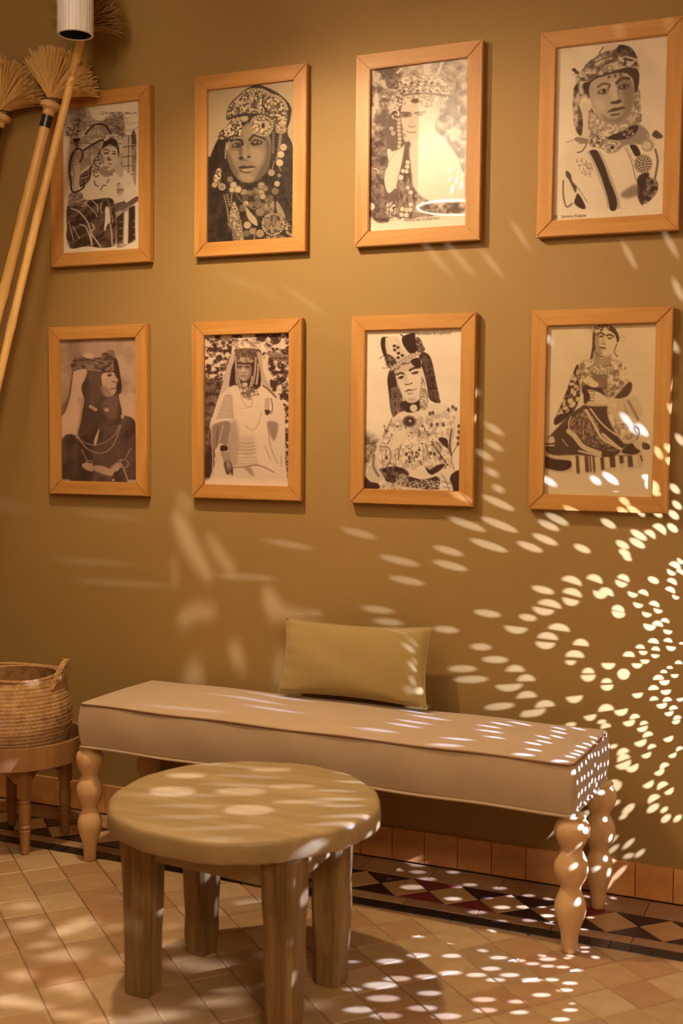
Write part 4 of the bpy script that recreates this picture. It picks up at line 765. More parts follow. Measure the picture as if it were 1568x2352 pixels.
# border: black strip, mosaic band, plain slabs
def rect(w, d): return [(-w/2, -d/2), (w/2, -d/2), (w/2, d/2), (-w/2, d/2)]
x = -.62; k = 0
while x < 2.8:
    piece('edge_tile', tile_mesh('edge', rect(.0535, .053), -.008, 0, .001), M['black'], floor, (x, -.3745, rr.uniform(-.0006, 0)), rr.uniform(-.01, .01)); x += .0562
x = -.62
while x < 2.8:
    piece('border_slab', tile_mesh('slab_thin', rect(.219, .047), -.008, 0, .001), M['stone'], floor, (x, -.3225, rr.uniform(-.0006, 0)))
    piece('border_slab', tile_mesh('slab_wide', rect(.219, .118), -.008, 0, .001), M['stone'], floor, (x, -.0755, rr.uniform(-.0006, 0))); x += .222
pz, ya, yb = .157, -.138, -.296; ym = (ya+yb)/2; xx = 1.449-13*pz; g = .0013
while xx < 2.75:
    piece('mosaic_diamond', tile_mesh('diamond', [(-pz/2+.003, 0), (0, -(ya-yb)/2+.002), (pz/2-.003, 0), (0, (ya-yb)/2-.002)], -.008, 0, .0008), M['ztan'], floor, (xx, ym, rr.uniform(-.0005, 0)))
    hx = xx+pz/2
    piece('mosaic_triangle', tile_mesh('tri_a', [(-pz/2+.004, (ya-yb)/2-.001), (0, .003), (pz/2-.004, (ya-yb)/2-.001)], -.008, 0, .0008), M['zdark'], floor, (hx, ym, rr.uniform(-.0005, 0)))
    piece('mosaic_triangle', tile_mesh('tri_b', [(-pz/2+.004, -(ya-yb)/2+.001), (pz/2-.004, -(ya-yb)/2+.001), (0, -.003)], -.008, 0, .0008), M['zdark'], floor, (hx, ym, rr.uniform(-.0005, 0)))
    xx += pz
# skirting of clay tiles
skirt = empty('baseboard_back', (0, 0, 0)); skirt['kind'] = 'structure'
x = 1.328-.1115*20
while x < 2.85:
    piece('skirting_tile', tile_mesh('skirt', rect(.1095, .104), 0, .011, .0015), M['skirt'], skirt, (x+.055, -.0, .0535), 0, R_(90)); x += .1115

# ================================================================ framed prints
def text_part(name, body, size, mat, parent, loc, align='LEFT', shear=0):
    c = bpy.data.curves.new(name, 'FONT'); c.body = body; c.size = size; c.align_x = align; c.shear = shear; c.extrude = 0
    o = bpy.data.objects.new(name, c); COL.objects.link(o)
    dg = bpy.context.evaluated_depsgraph_get(); me = bpy.data.meshes.new_from_object(o.evaluated_get(dg)); bpy.data.objects.remove(o)
    p = link(name, me, mat, parent); p.location = loc; p.rotation_euler = (R_(90), 0, 0); return p
M['ink'] = plain('sepia_ink', (.09, .045, .025), .7)
FW, FH, RW, FD = .4157, .600, .0475, .024
def rails():
    out = {}
    w, h, r = FW/2, FH/2, RW
    def rail(key, p4, mat):            # mitred board with a shallow inner bevel, profile extruded front to back
        bm = bmesh.new(); lo = [bm.verts.new((x, -.001, z)) for x, z in p4]; hi = [bm.verts.new((x, -FD, z)) for x, z in p4]
        bm.faces.new(lo); bm.faces.new(hi[::-1])
        for i in range(4): bm.faces.new((lo[i], hi[i], hi[(i+1) % 4], lo[(i+1) % 4]))
        bmesh.ops.recalc_face_normals(bm, faces=bm.faces)
        bmesh.ops.bevel(bm, geom=[e for e in bm.edges if abs(e.verts[0].co.y+FD) < 1e-6 and abs(e.verts[1].co.y+FD) < 1e-6], offset=.0022, segments=2, affect='EDGES')
        me = bpy.data.meshes.new(key); bm.to_mesh(me); bm.free(); me.materials.append(M[mat]); out[key] = me
    e = .0004
    rail('t', [(-w, h), (w, h), (w-r-e, h-r), (-w+r+e, h-r)], 'frame_h'); rail('b', [(-w, -h), (-w+r+e, -h+r), (w-r-e, -h+r), (w, -h)], 'frame_h')
    rail('l', [(-w, -h+e), (-w, h-e), (-w+r, h-r-e), (-w+r, -h+r+e)], 'frame_v'); rail('r', [(w, -h+e), (w-r, -h+r+e), (w-r, h-r-e), (w, h-e)], 'frame_v')
    return out
RAIL = rails()
PW, PH = FW-2*RW+.004, FH-2*RW+.004
def make_print(cols):
    nv, nu = cols.shape[:2]; xs = np.linspace(-PW/2, PW/2, nu); zs = np.linspace(PH/2, -PH/2, nv)
    X, Z = np.meshgrid(xs, zs); co = np.stack([X, np.full_like(X, -.012), Z], -1).reshape(-1, 3)
    idx = np.arange(nu*nv).reshape(nv, nu); q = np.stack([idx[:-1, :-1], idx[1:, :-1], idx[1:, 1:], idx[:-1, 1:]], -1).reshape(-1, 4)
    me = bpy.data.meshes.new('print'); me.vertices.add(len(co)); me.vertices.foreach_set('co', co.ravel())
    me.loops.add(q.size); me.loops.foreach_set('vertex_index', q.ravel().astype(np.int32)); me.polygons.add(len(q))
    me.polygons.foreach_set('loop_start', np.arange(0, q.size, 4, dtype=np.int32)); me.polygons.foreach_set('loop_total', np.full(len(q), 4, np.int32))
    me.update(calc_edges=True)
    a = me.color_attributes.new('print', 'FLOAT_COLOR', 'POINT'); c4 = np.concatenate([cols.reshape(-1, 3), np.ones((nu*nv, 1))], 1).astype(np.float32); a.data.foreach_set('color', c4.ravel())
    return me
bm = bmesh.new(); box(bm, (0, -.0155, 0), (PW, .0016, PH)); glass_me = bpy.data.meshes.new('glass'); bm.to_mesh(glass_me); bm.free(); glass_me.materials.append(M['glass'])
bm = bmesh.new(); box(bm, (0, -.0055, 0), (PW, .009, PH)); back_me = bpy.data.meshes.new('backing'); bm.to_mesh(back_me); bm.free(); back_me.materials.append(M['backing'])
XS = [0.0, .5914, 1.1808, 1.7737, -.0129, .5813, 1.1735, 1.7636]; ZS = [2.5727, 2.5774, 2.5799, 2.5756, 1.7602, 1.7612, 1.7608, 1.7592]
PICS = [(print_pipe, 'wooden framed print of a seated woman with a coiled water pipe hose and striped skirt'),
        (print_coins, 'wooden framed print of a dark robed woman facing front under a tall coin cap'),
        (print_veil, 'wooden framed print washed out by the bright lamp mirrored in its glass'),
        (print_scarf, 'wooden framed print of a young woman in a headscarf and cloak with two dark stripes'),
        (print_profile, 'wooden framed print of a woman in profile with one arm raised to her head'),
        (print_standing, 'wooden framed print of a veiled woman standing in white before a rough stone wall'),
        (print_crown, 'wooden framed print of a woman with a tall crown, braids and a flowered dress'),
        (print_seated, 'wooden framed print of a woman seated cross-legged on a striped cloth bench')]
tilt = [.0, .002, .0, .004, -.004, -.002, .0, .002]
for k, (fn, lab) in enumerate(PICS):
    f = empty('framed_picture', (XS[k]+FW/2, -.004, ZS[k]-FH/2), 0, lab, 'picture', 'framed portraits on the wall'); f.rotation_euler = (0, tilt[k], 0)
    for key in 'tblr': link('rail', RAIL[key], None, f)
    link('backing', back_me, None, f); pr = link('print', make_print(fn()), M['print'], f); link('glass', glass_me, None, f)
    if k == 2: text_part('caption', 'Femme des Ouled-Naïl', .0125, M['ink'], pr, (-.045, -.0125, -.228), shear=.25)
    if k == 3: text_part('caption', '85.  Femme Kabyle', .0125, M['ink'], pr, (-.158, -.0125, -.245))
    if k == 6: text_part('caption', 'Mauresque de Laghouat', .0125, M['ink'], pr, (.005, -.0125, .236), shear=.1)

# ================================================================ bench
BZ = .528
bench = empty('upholstered_bench', (1.232, -.278, 0), R_(-1.45), 'long beige upholstered bench with dark piping on turned bobbin legs against the wall', 'bench')
BL, BD = 1.592, .408
def seat():
    bm = bmesh.new(); nx, ny, nz = 60, 20, 8; z0, z1 = .377, BZ-.006; r = .022
    def P(u, v, w):      # rounded box with a domed top
        x, y, z = (u-.5)*BL, (v-.5)*BD, z0+(z1-z0)*w
        bul = .008*math.sin(math.pi*w)*1.0
        x += (1 if u > .5 else -1)*bul*(abs(u-.5)*2)**6; y += (1 if v > .5 else -1)*bul*(abs(v-.5)*2)**6
        if w > .999: z += .013*(1-(abs(u-.5)*2)**8)*(1-(abs(v-.5)*2)**4)
        z += .0022*math.sin(u*23+v*3)*(w > .5)*(1-abs(v-.5)); y += .0016*math.sin(u*31+w*3)*(abs(v-.5)*2)**4
        return (x, y, z)
    cache = {}
    def V(i, j, k):
        key = (i, j, k)
        if key not in cache: cache[key] = bm.verts.new(P(i/nx, j/ny, k/nz))
        return cache[key]
    for i in range(nx):
        for j in range(ny):
            bm.faces.new((V(i, j, nz), V(i+1, j, nz), V(i+1, j+1, nz), V(i, j+1, nz))); bm.faces.new((V(i, j, 0), V(i, j+1, 0), V(i+1, j+1, 0), V(i+1, j, 0)))
    for k in range(nz):
        for i in range(nx):
            bm.faces.new((V(i, 0, k), V(i+1, 0, k), V(i+1, 0, k+1), V(i, 0, k+1))); bm.faces.new((V(i, ny, k), V(i, ny, k+1), V(i+1, ny, k+1), V(i+1, ny, k)))
        for j in range(ny):
            bm.faces.new((V(0, j, k), V(0, j, k+1), V(0, j+1, k+1), V(0, j+1, k))); bm.faces.new((V(nx, j, k), V(nx, j+1, k), V(nx, j+1, k+1), V(nx, j, k+1)))
    return bm
st = finish(seat(), 'seat', M['cloth'], bench, smooth=True, bevel=.010, seg=3)
def ring(z, rad, off, mat, name, wob=.0015):
    bm = bmesh.new(); pts = []; n = 46; x, y = BL/2+off, BD/2+off; r = .018
    def edge(a, b, m):
        for i in range(m): t = i/m; pts.append((a[0]+(b[0]-a[0])*t, a[1]+(b[1]-a[1])*t, z+wob*math.sin(len(pts)*.6)))
    def arc(cx, cy, a0):
        for i in range(5): a = a0+i/5*math.pi/2; pts.append((cx+r*math.cos(a), cy+r*math.sin(a), z+wob*math.sin(len(pts)*.6)))
    edge((-x+r, -y), (x-r, -y), 40); arc(x-r, -y+r, -math.pi/2); edge((x, -y+r), (x, y-r), 12); arc(x-r, y-r, 0); edge((x-r, y), (-x+r, y), 40); arc(-x+r, y-r, math.pi/2); edge((-x, y-r), (-x, -y+r), 12); arc(-x+r, -y+r, math.pi)
    pts.append(pts[0]); tube(bm, pts, rad, 8, False); return finish(bm, name, mat, bench, smooth=True)
tag(ring(BZ-.012, .0032, .0015, M['piping'], 'piping'), 'dark brown piping')
ring(.3795, .0042, .002, M['cloth'], 'hem')
LEG = [(.0, .0), (.019, .0), (.0215, .003), (.0225, .03), (.0245, .052), (.029, .068), (.036, .088), (.041, .108), (.0425, .122), (.041, .136), (.035, .152), (.029, .166), (.0268, .175), (.029, .184), (.037, .198), (.044, .214), (.0465, .229), (.0445, .245), (.037, .262), (.031, .274), (.0288, .281), (.031, .288), (.038, .300), (.045, .318), (.0475, .335), (.0445, .35), (.037, .361), (.032, .3645), (.035, .367), (.0375, .371), (.035, .376), (.0, .377)]
bm = bmesh.new(); lathe(bm, [(max(r, .0005), z) for r, z in LEG], 36); leg_me = bpy.data.meshes.new('leg'); bmesh.ops.recalc_face_normals(bm, faces=bm.faces); bm.to_mesh(leg_me); bm.free(); leg_me.polygons.foreach_set('use_smooth', [True]*len(leg_me.polygons)); leg_me.materials.append(M['leg'])
for sx in (-1, 1):
    for sy in (-1, 1):
        l = link('leg', leg_me, None, bench); l.location = (sx*.786, sy*.168, 0)
        if sx < 0: l.scale = (.93, .93, 1)

# ================================================================ cushion
def cushion():
    c = [hit(626, 1595, 2, .545), hit(966, 1636, 2, .545), hit(992, 1441, 1, -.072), hit(657, 1420, 1, -.058)]
    c[0][1] = -.145; c[1][1] = -.165
    A, B, C_, D = [Vector(p) for p in c]; nrm = (B-A).cross(D-A).normalized()
    if nrm.y > 0: nrm = -nrm
    ctr = (A+B+C_+D)/4; bm = bmesh.new(); n, m = 40, 26; T = .052
    def pt(u, v, s):
        pin = .05
        uu = u+(.5-u)*pin*(4*v*(1-v))*abs(2*u-1)**2; vv = v+(.5-v)*pin*2.0*(4*u*(1-u))*abs(2*v-1)**2
        p = (A*(1-uu)+B*uu)*(1-vv)+(D*(1-uu)+C_*uu)*vv
        th = T*((4*u*(1-u))**.42)*((4*v*(1-v))**.42)
        wr = .0028*math.sin(v*34+u*4)*math.exp(-u*9)*(u > .01)+.0022*math.sin(u*17+v*9)*math.exp(-v*7)+.002*math.sin((u+v)*11)
        return p+nrm*(s*th+(wr if 0 < u < 1 and 0 < v < 1 else 0))-nrm*0
    F = [[bm.verts.new(pt(i/n, j/m, 1)) for j in range(m+1)] for i in range(n+1)]
    Bk = [[F[i][j] if i in (0, n) or j in (0, m) else bm.verts.new(pt(i/n, j/m, -.75)) for j in range(m+1)] for i in range(n+1)]
    for i in range(n):
        for j in range(m):
            bm.faces.new((F[i][j], F[i+1][j], F[i+1][j+1], F[i][j+1])); bm.faces.new((Bk[i][j], Bk[i][j+1], Bk[i+1][j+1], Bk[i+1][j]))
    edge = [(F[0][j].co.copy()) for j in range(m+1)]+[F[i][m].co.copy() for i in range(1, n+1)]+[F[n][j].co.copy() for j in range(m-1, -1, -1)]+[F[i][0].co.copy() for i in range(n-1, -1, -1)]
    return bm, edge, ctr
bm, edge, ctr = cushion(); base = Vector((ctr.x, -.155, .535))
cu = empty('cushion', base, 0, 'plain olive green rectangular cushion leaning on the wall at the middle of the bench', 'cushion')
for v in bm.verts: v.co -= base
finish(bm, 'cover', M['pillow'], cu, smooth=True)
bm = bmesh.new(); tube(bm, [p-base for p in edge], .0022, 6, False); finish(bm, 'seam', M['pillow'], cu, smooth=True)

# ================================================================ round table in front
SX, SY, SZ = 1.306, -.985, .474
stool = empty('round_coffee_table', (SX, SY, 0), 0, 'low round rustic wooden table with thick top and four chunky tapered legs in front', 'table')
def top_prof():
    R = .338; z1 = SZ; z0 = SZ-.056; p = [(.0005, z0)]
    p += [(R-.010, z0), (R-.003, z0+.003), (R, z0+.010), (R+.001, z0+.028), (R-.001, z1-.012), (R-.004, z1-.005), (R-.010, z1-.001), (R-.02, z1)]
    return p+[(.2, z1+.0004), (.1, z1), (.0005, z1)]
bm = bmesh.new(); nz = lambda r, a, z: r+(.0035*math.sin(a*5+1)+.0022*math.sin(a*13)+.0013*math.sin(a*29+z*300))*(r > .28)
lathe(bm, top_prof(), 96, fn=nz); finish(bm, 'table_top', M['stool_top'], stool, smooth=True)
def bridge(a, b, name='apron'):
    bm = bmesh.new(); a, b = Vector((*a, 0)), Vector((*b, 0)); d = (b-a); L = d.length; an = math.atan2(d.y, d.x)
    box(bm, ((a+b)/2+Vector((0, 0, SZ-.056-.040))), (L, .028, .080), Matrix.Rotation(an, 4, 'Z')); return finish(bm, name, M['stool_top'], stool, bevel=.003)
LP4 = [tuple(float(v) for v in (hit(*q_, 2, 0)[:2]-np.array((SX, SY)))) for q_ in ((329, 2276), (463, 2184), (760, 2252), (652, 2372))]
for i in range(4): bridge(LP4[i], LP4[(i+1) % 4])
def chunky(seed, rot):
    bm = bmesh.new(); r = random.Random(seed); rows = []; n = 8
    for t in np.linspace(0, 1, 9):
        z = t*(SZ-.056); s = .0345+.0125*t+.002*r.uniform(-1, 1); row = []
        for k in range(n):
            a = rot+math.pi/4*(k//2)*2+(-.17 if k % 2 == 0 else .17); rad = s*1.22
            row.append(bm.verts.new((rad*math.cos(a)+.001*r.uniform(-1, 1), rad*math.sin(a)+.001*r.uniform(-1, 1), z)))
        rows.append(row)
    for a, b in zip(rows, rows[1:]):
        for k in range(n): bm.faces.new((a[k], a[(k+1) % n], b[(k+1) % n], b[k]))
    bm.faces.new(rows[0][::-1]); bm.faces.new(rows[-1]); return bm
for i, (x, y) in enumerate(LP4):
    l = finish(chunky(i, R_(-52+[4, -6, 3, 0][i])), 'leg', M['stool_leg'], stool, bevel=.002); l.location = (x, y, 0)

# ================================================================ tray table and basket
TX, TY = .105, -.362
tray = empty('tray_table', (TX, TY, 0), 0, 'small low reddish table with a deep round tray rim and turned legs at the left', 'table')
bm = bmesh.new(); R = .226
lathe(bm, [(R-.013, .305), (R-.012, .366), (R-.006, .3675), (R, .366), (R+.0015, .33), (R, .292), (R-.004, .290), (.001, .290)], 72, closed=False)
lathe(bm, [(.001, .3055), (R-.0125, .3055)], 72, closed=False); finish(bm, 'tray', M['tray'], tray, smooth=True, bevel=0)
def apron(a, b):
    bm = bmesh.new(); a, b = Vector(a), Vector(b); d = (b-a).normalized(); nn = Vector((-d.y, d.x, 0)); L = (b-a).length; n = 24; rows = []
    for i in range(n+1):
        t = i/n; s = abs(2*t-1); dip = .060 if s > .72 else (.060-.030*math.sin((1-(s/.72)**2)*math.pi/2) if s > .2 else .034)
        p = a+d*L*t; rows.append([bm.verts.new((p.x+nn.x*w, p.y+nn.y*w, z)) for w, z in ((.009, .290), (-.009, .290), (-.009, .290-dip), (.009, .290-dip))])
    for p, q in zip(rows, rows[1:]):
        for k in range(4): bm.faces.new((p[k], p[(k+1) % 4], q[(k+1) % 4], q[k]))
    bm.faces.new(rows[0]); bm.faces.new(rows[-1][::-1]); return finish(bm, 'apron', M['tray'], tray)
q = .108
for a, b in (((-q, -q, 0), (q, -q, 0)), ((q, -q, 0), (q, q, 0)), ((q, q, 0), (-q, q, 0)), ((-q, q, 0), (-q, -q, 0))): apron(a, b)
TL = [(.011, 0), (.0135, .003), (.018, .07), (.0195, .078), (.0165, .084), (.020, .088), (.0205, .094), (.0165, .099), (.0195, .106), (.0205, .15), (.0195, .162), (.0150, .168), (.0200, .174), (.0150, .181), (.016, .186)]
bm = bmesh.new(); lathe(bm, TL, 24); box(bm, (0, 0, .239), (.034, .034, .104)); tl_me = bpy.data.meshes.new('leg'); bmesh.ops.recalc_face_normals(bm, faces=bm.faces); bm.to_mesh(tl_me); bm.free(); tl_me.materials.append(M['tray'])
for sx in (-1, 1):
    for sy in (-1, 1): link('leg', tl_me, None, tray).location = (sx*.113, sy*.108, 0)

basket = empty('woven_basket', (.088, -.362, .3065), 0, 'plaited straw basket with two rope handles standing in the round tray', 'basket')
def basket_body():
    bm = bmesh.new(); prof = [(.150, 0), (.172, .012), (.186, .05), (.194, .10), (.192, .15), (.182, .195), (.168, .235), (.158, .262)]
    ps = np.array(prof); zz = np.linspace(0, .262, 140); rs = np.interp(zz, ps[:, 1], ps[:, 0]); n = 264
    rs = np.convolve(np.pad(rs, 4, 'edge'), np.ones(9)/9, 'valid')
    def fn(r, a, z):
        row = z/.0122; k = int(row); f = row-k; ph = a*36+(f-.5)*(3.6 if k % 2 else -3.6)
        return r+.0030*abs(math.sin(ph))**.7*math.sin(math.pi*f)**.5-.0012+.004*math.sin(a*2+1)*(z > .1)*z/.26
    rows = [(float(r), float(z)) for r, z in zip(rs, zz)]; lathe(bm, [(.001, 0)]+rows, n, fn=lambda r, a, z: fn(r, a, z) if r > .1 else r, closed=False)
    inner = [(rows[-1][0]-.001, .262), (rows[-1][0]-.010, .258), (.168, .20), (.178, .10), (.14, .01), (.001, .008)]
    lathe(bm, inner, 64, closed=False); return bm
finish(basket_body(), 'basket_wall', M['weave'], basket, smooth=True)
def plait(bm, pts, rad, turns=14, n=3):
    pts = [Vector(p) for p in pts]; L = len(pts)
    for s in range(n):
        out = []
        for i, p in enumerate(pts):
            d = (pts[min(i+1, L-1)]-pts[max(i-1, 0)]).normalized(); u = d.orthogonal().normalized(); w = d.cross(u); a = i/L*turns*2*math.pi/2+s*2*math.pi/n
            out.append(p+(u*math.cos(a)+w*math.sin(a))*rad*.6)
        tube(bm, out, rad*.72, 6)
bm = bmesh.new(); plait(bm, [(.158*math.cos(a), .158*math.sin(a), .264+.004*math.sin(a*3)) for a in np.linspace(0, 2*math.pi, 120)], .0042, 60); finish(bm, 'rim', M['rope'], basket, smooth=True)
def handle(a0, tip_r, h, w=.34):
    bm = bmesh.new(); pts = []
    for t in np.linspace(0, 1, 26):
        a = a0-w+2*w*t; k = math.sin(math.pi*t); r = .174-.004*k+tip_r*k; pts.append((r*math.cos(a), r*math.sin(a), .225+h*k**.8))
    plait(bm, pts, .0075, 9); ro = random.Random(1)
    mid = Vector(pts[13])
    for i in range(16): d = Vector((ro.uniform(-1, 1), ro.uniform(-1, 1), ro.uniform(-.3, 1))).normalized(); tube(bm, [mid, mid+d*.014, mid+d*.02+Vector((0, 0, -.003))], [.0018, .0014, .0008], 4)
    return finish(bm, 'handle', M['rope'], basket, smooth=True)
handle(R_(14), .018, .085); handle(R_(192), .0, .10)

# ================================================================ brooms
def strands(bm, neck, ang0, ang1, length, n, depth=.055, seed=0, rad=.0011, jag=.12, core=0., bend=.06):
    ro = random.Random(seed)
    for i in range(n):
        t = ro.random(); a = R_(ang0+(ang1-ang0)*t); dy = ro.gauss(0, .5)*depth; L = length*(1-jag*ro.random())*(1-.10*abs(2*t-1)**2)
        r0 = .012*ro.random(); b = ro.uniform(0, 6.28)
        p0 = Vector(neck)+Vector((math.cos(b)*r0, math.sin(b)*r0, 0))
        d = Vector((math.cos(a), 0, math.sin(a))); up = Vector((0, 0, 1)); mid = d*.55+Vector((math.cos((R_(90)+a)/2)*.1, 0, .1))
        pts = [p0, p0+mid*L*.45+Vector((0, dy*.35, 0)), p0+d*L*.75+Vector((0, dy*.75, 0)), p0+d*L+Vector((ro.uniform(-1, 1)*.006, dy, ro.uniform(-1, 1)*.006-.012*abs(math.cos(a))))]
        tube(bm, pts, [rad*1.3, rad*1.2, rad, rad*.55], 3, False)
def pole_pts(pa, ya, pb, yb, z_end=None):
    A, B = Vector(hit(*pa, 1, ya)), Vector(hit(*pb, 1, yb))
    if z_end is not None:
        d = B-A; k = (z_end-A.z)/d.z; B = A+d*k
    return A, B
def make_pole(A, B, r0, r1, parent, org, seed):
    bm = bmesh.new(); ro = random.Random(seed); n = 60; pts = []; rad = []; nodes = sorted(ro.uniform(0, 1) for _ in range(9))
    for i in range(n+1):
        t = i/n; p = A.lerp(B, t)+Vector((math.sin(t*7+seed), math.cos(t*5+seed), 0))*.004*math.sin(math.pi*t); r = r0+(r1-r0)*t
        for q in nodes:
            if abs(t-q) < .009: r *= 1.10
        pts.append(p-org); rad.append(r)
    tube(bm, pts, rad, 14); return finish(bm, 'handle', M['bamboo'], parent, smooth=True)
def broom(label, neckpx, y0, along, a0, a1, length, r, seed, n=2400, ferr=True, mat='straw', tape=True):
    """along: (pixel, y) of a second point on the handle"""
    A, B = pole_pts(neckpx, y0, along[0], along[1], .005); org = Vector((B.x, B.y, 0)); br = empty('broom', org, 0, label, 'broom', 'straw brooms leaning in the left corner')
    d = (B-A).normalized(); up = -d
    make_pole(A+d*(.035 if ferr else -.03), B, r*.95, r, br, org, seed)
    if ferr:
        bm = bmesh.new(); pr = [(.010, -.012), (.030, -.011), (.0365, -.005), (.0375, .004), (.034, .011), (.026, .014), (.020, .020), (.021, .034), (.012, .036)]
        lathe(bm, [(a, -b) for a, b in pr][::-1], 28); qn = up.to_track_quat('Z', 'Y').to_matrix().to_4x4()
        bmesh.ops.transform(bm, matrix=Matrix.Translation(A+d*.008-org) @ qn, verts=bm.verts); finish(bm, 'collar', M['leg'], br, smooth=True)
        bm = bmesh.new(); tube(bm, [A+up*.006-org+Vector((.037*math.cos(a), .037*math.sin(a), 0)) for a in np.linspace(0, 6.283, 24)], .0016, 6); finish(bm, 'cord', M['tape'], br)
    if tape:
        bm = bmesh.new(); tube(bm, [A+d*.046-org, A+d*.088-org], r*1.02, 16); tag(finish(bm, 'binding', M['tape'], br, smooth=True), 'black tape binding')
    bm = bmesh.new(); strands(bm, A+up*.010-org, a0, a1, length, n, seed=seed, rad=.0019); finish(bm, 'bristles', M[mat], br)['kind'] = 'stuff'
    return br
broom('straw broom with fan head, wooden collar and black tape, beside the top left picture', (117, 236), -.115, ((3, 692), -.19), 8, 120, .178, .0185, 1)
broom('straw broom cut off by the left edge, its fan head pointing to the right', (2, 264), -.085, ((-90, 640), -.16), 12, 150, .185, .017, 2)
broom('long bamboo broom crossing in front of the others, its head behind the white tube', (190, 78), -.135, ((2, 852), -.27), -6, 160, .150, .0145, 3, n=800, ferr=False, mat='straw_dark', tape=False)

# ================================================================ white tube pendant at the top left
def tube_mat():
    t = NT('white_cane_tube'); v = t.coords((1, 1, .02)); a = t.noise(v, 160, 4, .7)
    t.col(t.mix(t.ramp(a, [(.35, (0, 0, 0)), (.6, (1, 1, 1))]), (.62, .58, .60), (.93, .93, .97))); t.rough(.55); return t.m
M['tube'] = tube_mat()
bc = Vector(hit(173, 82, 1, -.30)); tp = empty('tube_pendant', bc, 0, 'white ribbed vertical tube with a dark hollow end hanging over the broom handle', 'lamp')
bm = bmesh.new(); RT = .057; zt = 3.12-bc.z
rib = lambda r, a, z: r*(1+.018*abs(math.sin(a*16)))
lathe(bm, [(RT-.007, .004), (RT-.005, 0), (RT, .002), (RT, zt)], 192, fn=rib, closed=False); lathe(bm, [(RT, zt), (.004, zt+.004)], 192, fn=rib, closed=False); finish(bm, 'shade', M['tube'], tp, smooth=True)
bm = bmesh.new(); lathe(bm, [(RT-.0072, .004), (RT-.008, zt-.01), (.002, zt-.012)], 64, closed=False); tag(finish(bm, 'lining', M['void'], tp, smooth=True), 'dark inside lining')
bm = bmesh.new(); tube(bm, [(0, 0, zt), (0, 0, H-bc.z)], .003, 8); finish(bm, 'cord', M['tape'], tp)

# ================================================================ pierced lamps: openings cut along the rays of each light patch
def wall_poly(cx, cy, w, h, kind, ang):
    n = 10; pts = []
    if kind == 'e': pts = [(w/2*math.cos(t), h/2*math.sin(t)) for t in np.linspace(0, 2*math.pi, n, endpoint=False)]
    elif kind == 'u': pts = [(w/2*math.cos(t), -h*math.sin(t)+h/2) for t in np.linspace(0, math.pi, 8)]
    else: pts = [(w/2*math.cos(t), h*math.sin(t)-h/2) for t in np.linspace(0, math.pi, 8)]
    c, s = math.cos(ang), math.sin(ang); return [(cx+x*c-y*s, cy+x*s+y*c) for x, y in pts]
WALLP = []      # (cx, cy, w, h, kind, angle) in photo pixels, on the wall
def addw(items, ox, oy, sc, hs=1.0):
    for it in items:
        zx, zy, zw, k = it[:4]; cx, cy, w = ox+zx/sc, oy+zy/sc, zw/sc
        h = min((.44 if k != 'e' else .52)*w, 15+.02*w)*hs; w *= .95 
        ang = math.atan2(1540-cy, 1950-cx)*.95 if len(it) < 5 else R_(it[4])
        WALLP.append((cx, cy, w, h, k, ang))
u, d, e = 'u', 'd', 'e'
addw([(265,15,200,e),(500,38,170,e),(300,107,170,e),(165,240,160,e),(215,297,140,e),(480,332,120,e),(670,258,130,e),(925,150,110,e),(1060,103,100,u),(1062,158,95,u),(1050,207,80,d),(958,210,115,u),(925,250,105,d),(855,277,85,e),(1165,95,80,u),(1218,155,75,u),(1185,175,70,d),(1297,92,60,u),(1282,124,60,d),(1432,105,55,e),(1335,173,50,d),(1388,160,50,u),(1272,233,62,u),(1270,265,65,d),(1360,222,48,d),(1438,212,50,u),(1452,248,42,d),(1400,265,46,d),(1453,303,52,u),(1487,289,40,u),(1413,323,60,d),(1497,344,42,d),(1000,320,105,u),(800,335,110,d),(948,360,100,u),(935,406,95,d),(1100,390,75,u),(1072,443,90,u),(1052,485,50,d),(1433,383,50,u),(1500,380,40,u),(1512,420,45,d),(1443,419,40,u),(1372,410,42,u),(1385,440,40,d),(1320,444,55,u),(1440,455,38,d),(1393,480,42,d),(1357,499,50,d),(640,412,100,e),(705,470,125,e),(555,512,135,e),(797,510,90,u),(848,553,85,u),(595,561,165,e),(770,600,130,d),(850,630,95,u),(725,685,145,e),(933,672,95,u),(885,716,115,d),(1070,654,80,d),(1225,501,65,d),(1133,520,58,u),(1133,556,70,d),(1217,566,50,u),(1220,600,60,d),(1295,525,60,u),(1295,550,55,d),(1455,551,50,u),(1480,524,32,u),(1507,505,28,u),(1530,546,35,d),(1548,482,34,u),(1483,577,48,d),(1432,598,48,u),(1490,621,48,d),(1360,636,50,d),(1434,648,40,u),(1495,652,42,u),(1555,655,32,d),(1472,684,50,d),(1523,690,40,u),(1505,720,42,d),(1540,735,38,u),(1537,758,38,d),(1213,690,75,u),(1285,714,65,d),(1345,730,48,u),(1322,764,58,d),(1387,760,38,u),(1383,791,52,d),(1405,812,50,u),(1375,856,60,d),(1423,868,42,u),(1402,912,48,d),(1503,837,48,d),(1290,890,60,u),(1292,918,65,u),(1298,958,78,d),(1338,972,65,d),(1550,878,36,u),(1522,912,40,d),(1480,955,48,u),(1462,990,52,d),(1412,1047,58,d),(1470,1045,58,u),(1507,1078,50,d),(1430,1105,65,u),(1430,1153,68,e),(1482,1160,42,e),(1490,1200,56,e),(1543,1200,48,e),(1317,1157,76,e,-40),(1245,1038,70,u),(1258,1060,75,d),(1212,773,50,u),(1205,830,35,d),(1143,738,60,d),(1535,35,60,u),(1558,65,40,u),(1512,72,45,d),(1520,108,50,u),(1512,147,50,u),(1533,185,35,d),(1312,3,45,e),(1562,395,22,u),(1556,20,40,d)], 784, 1280, 2.0)
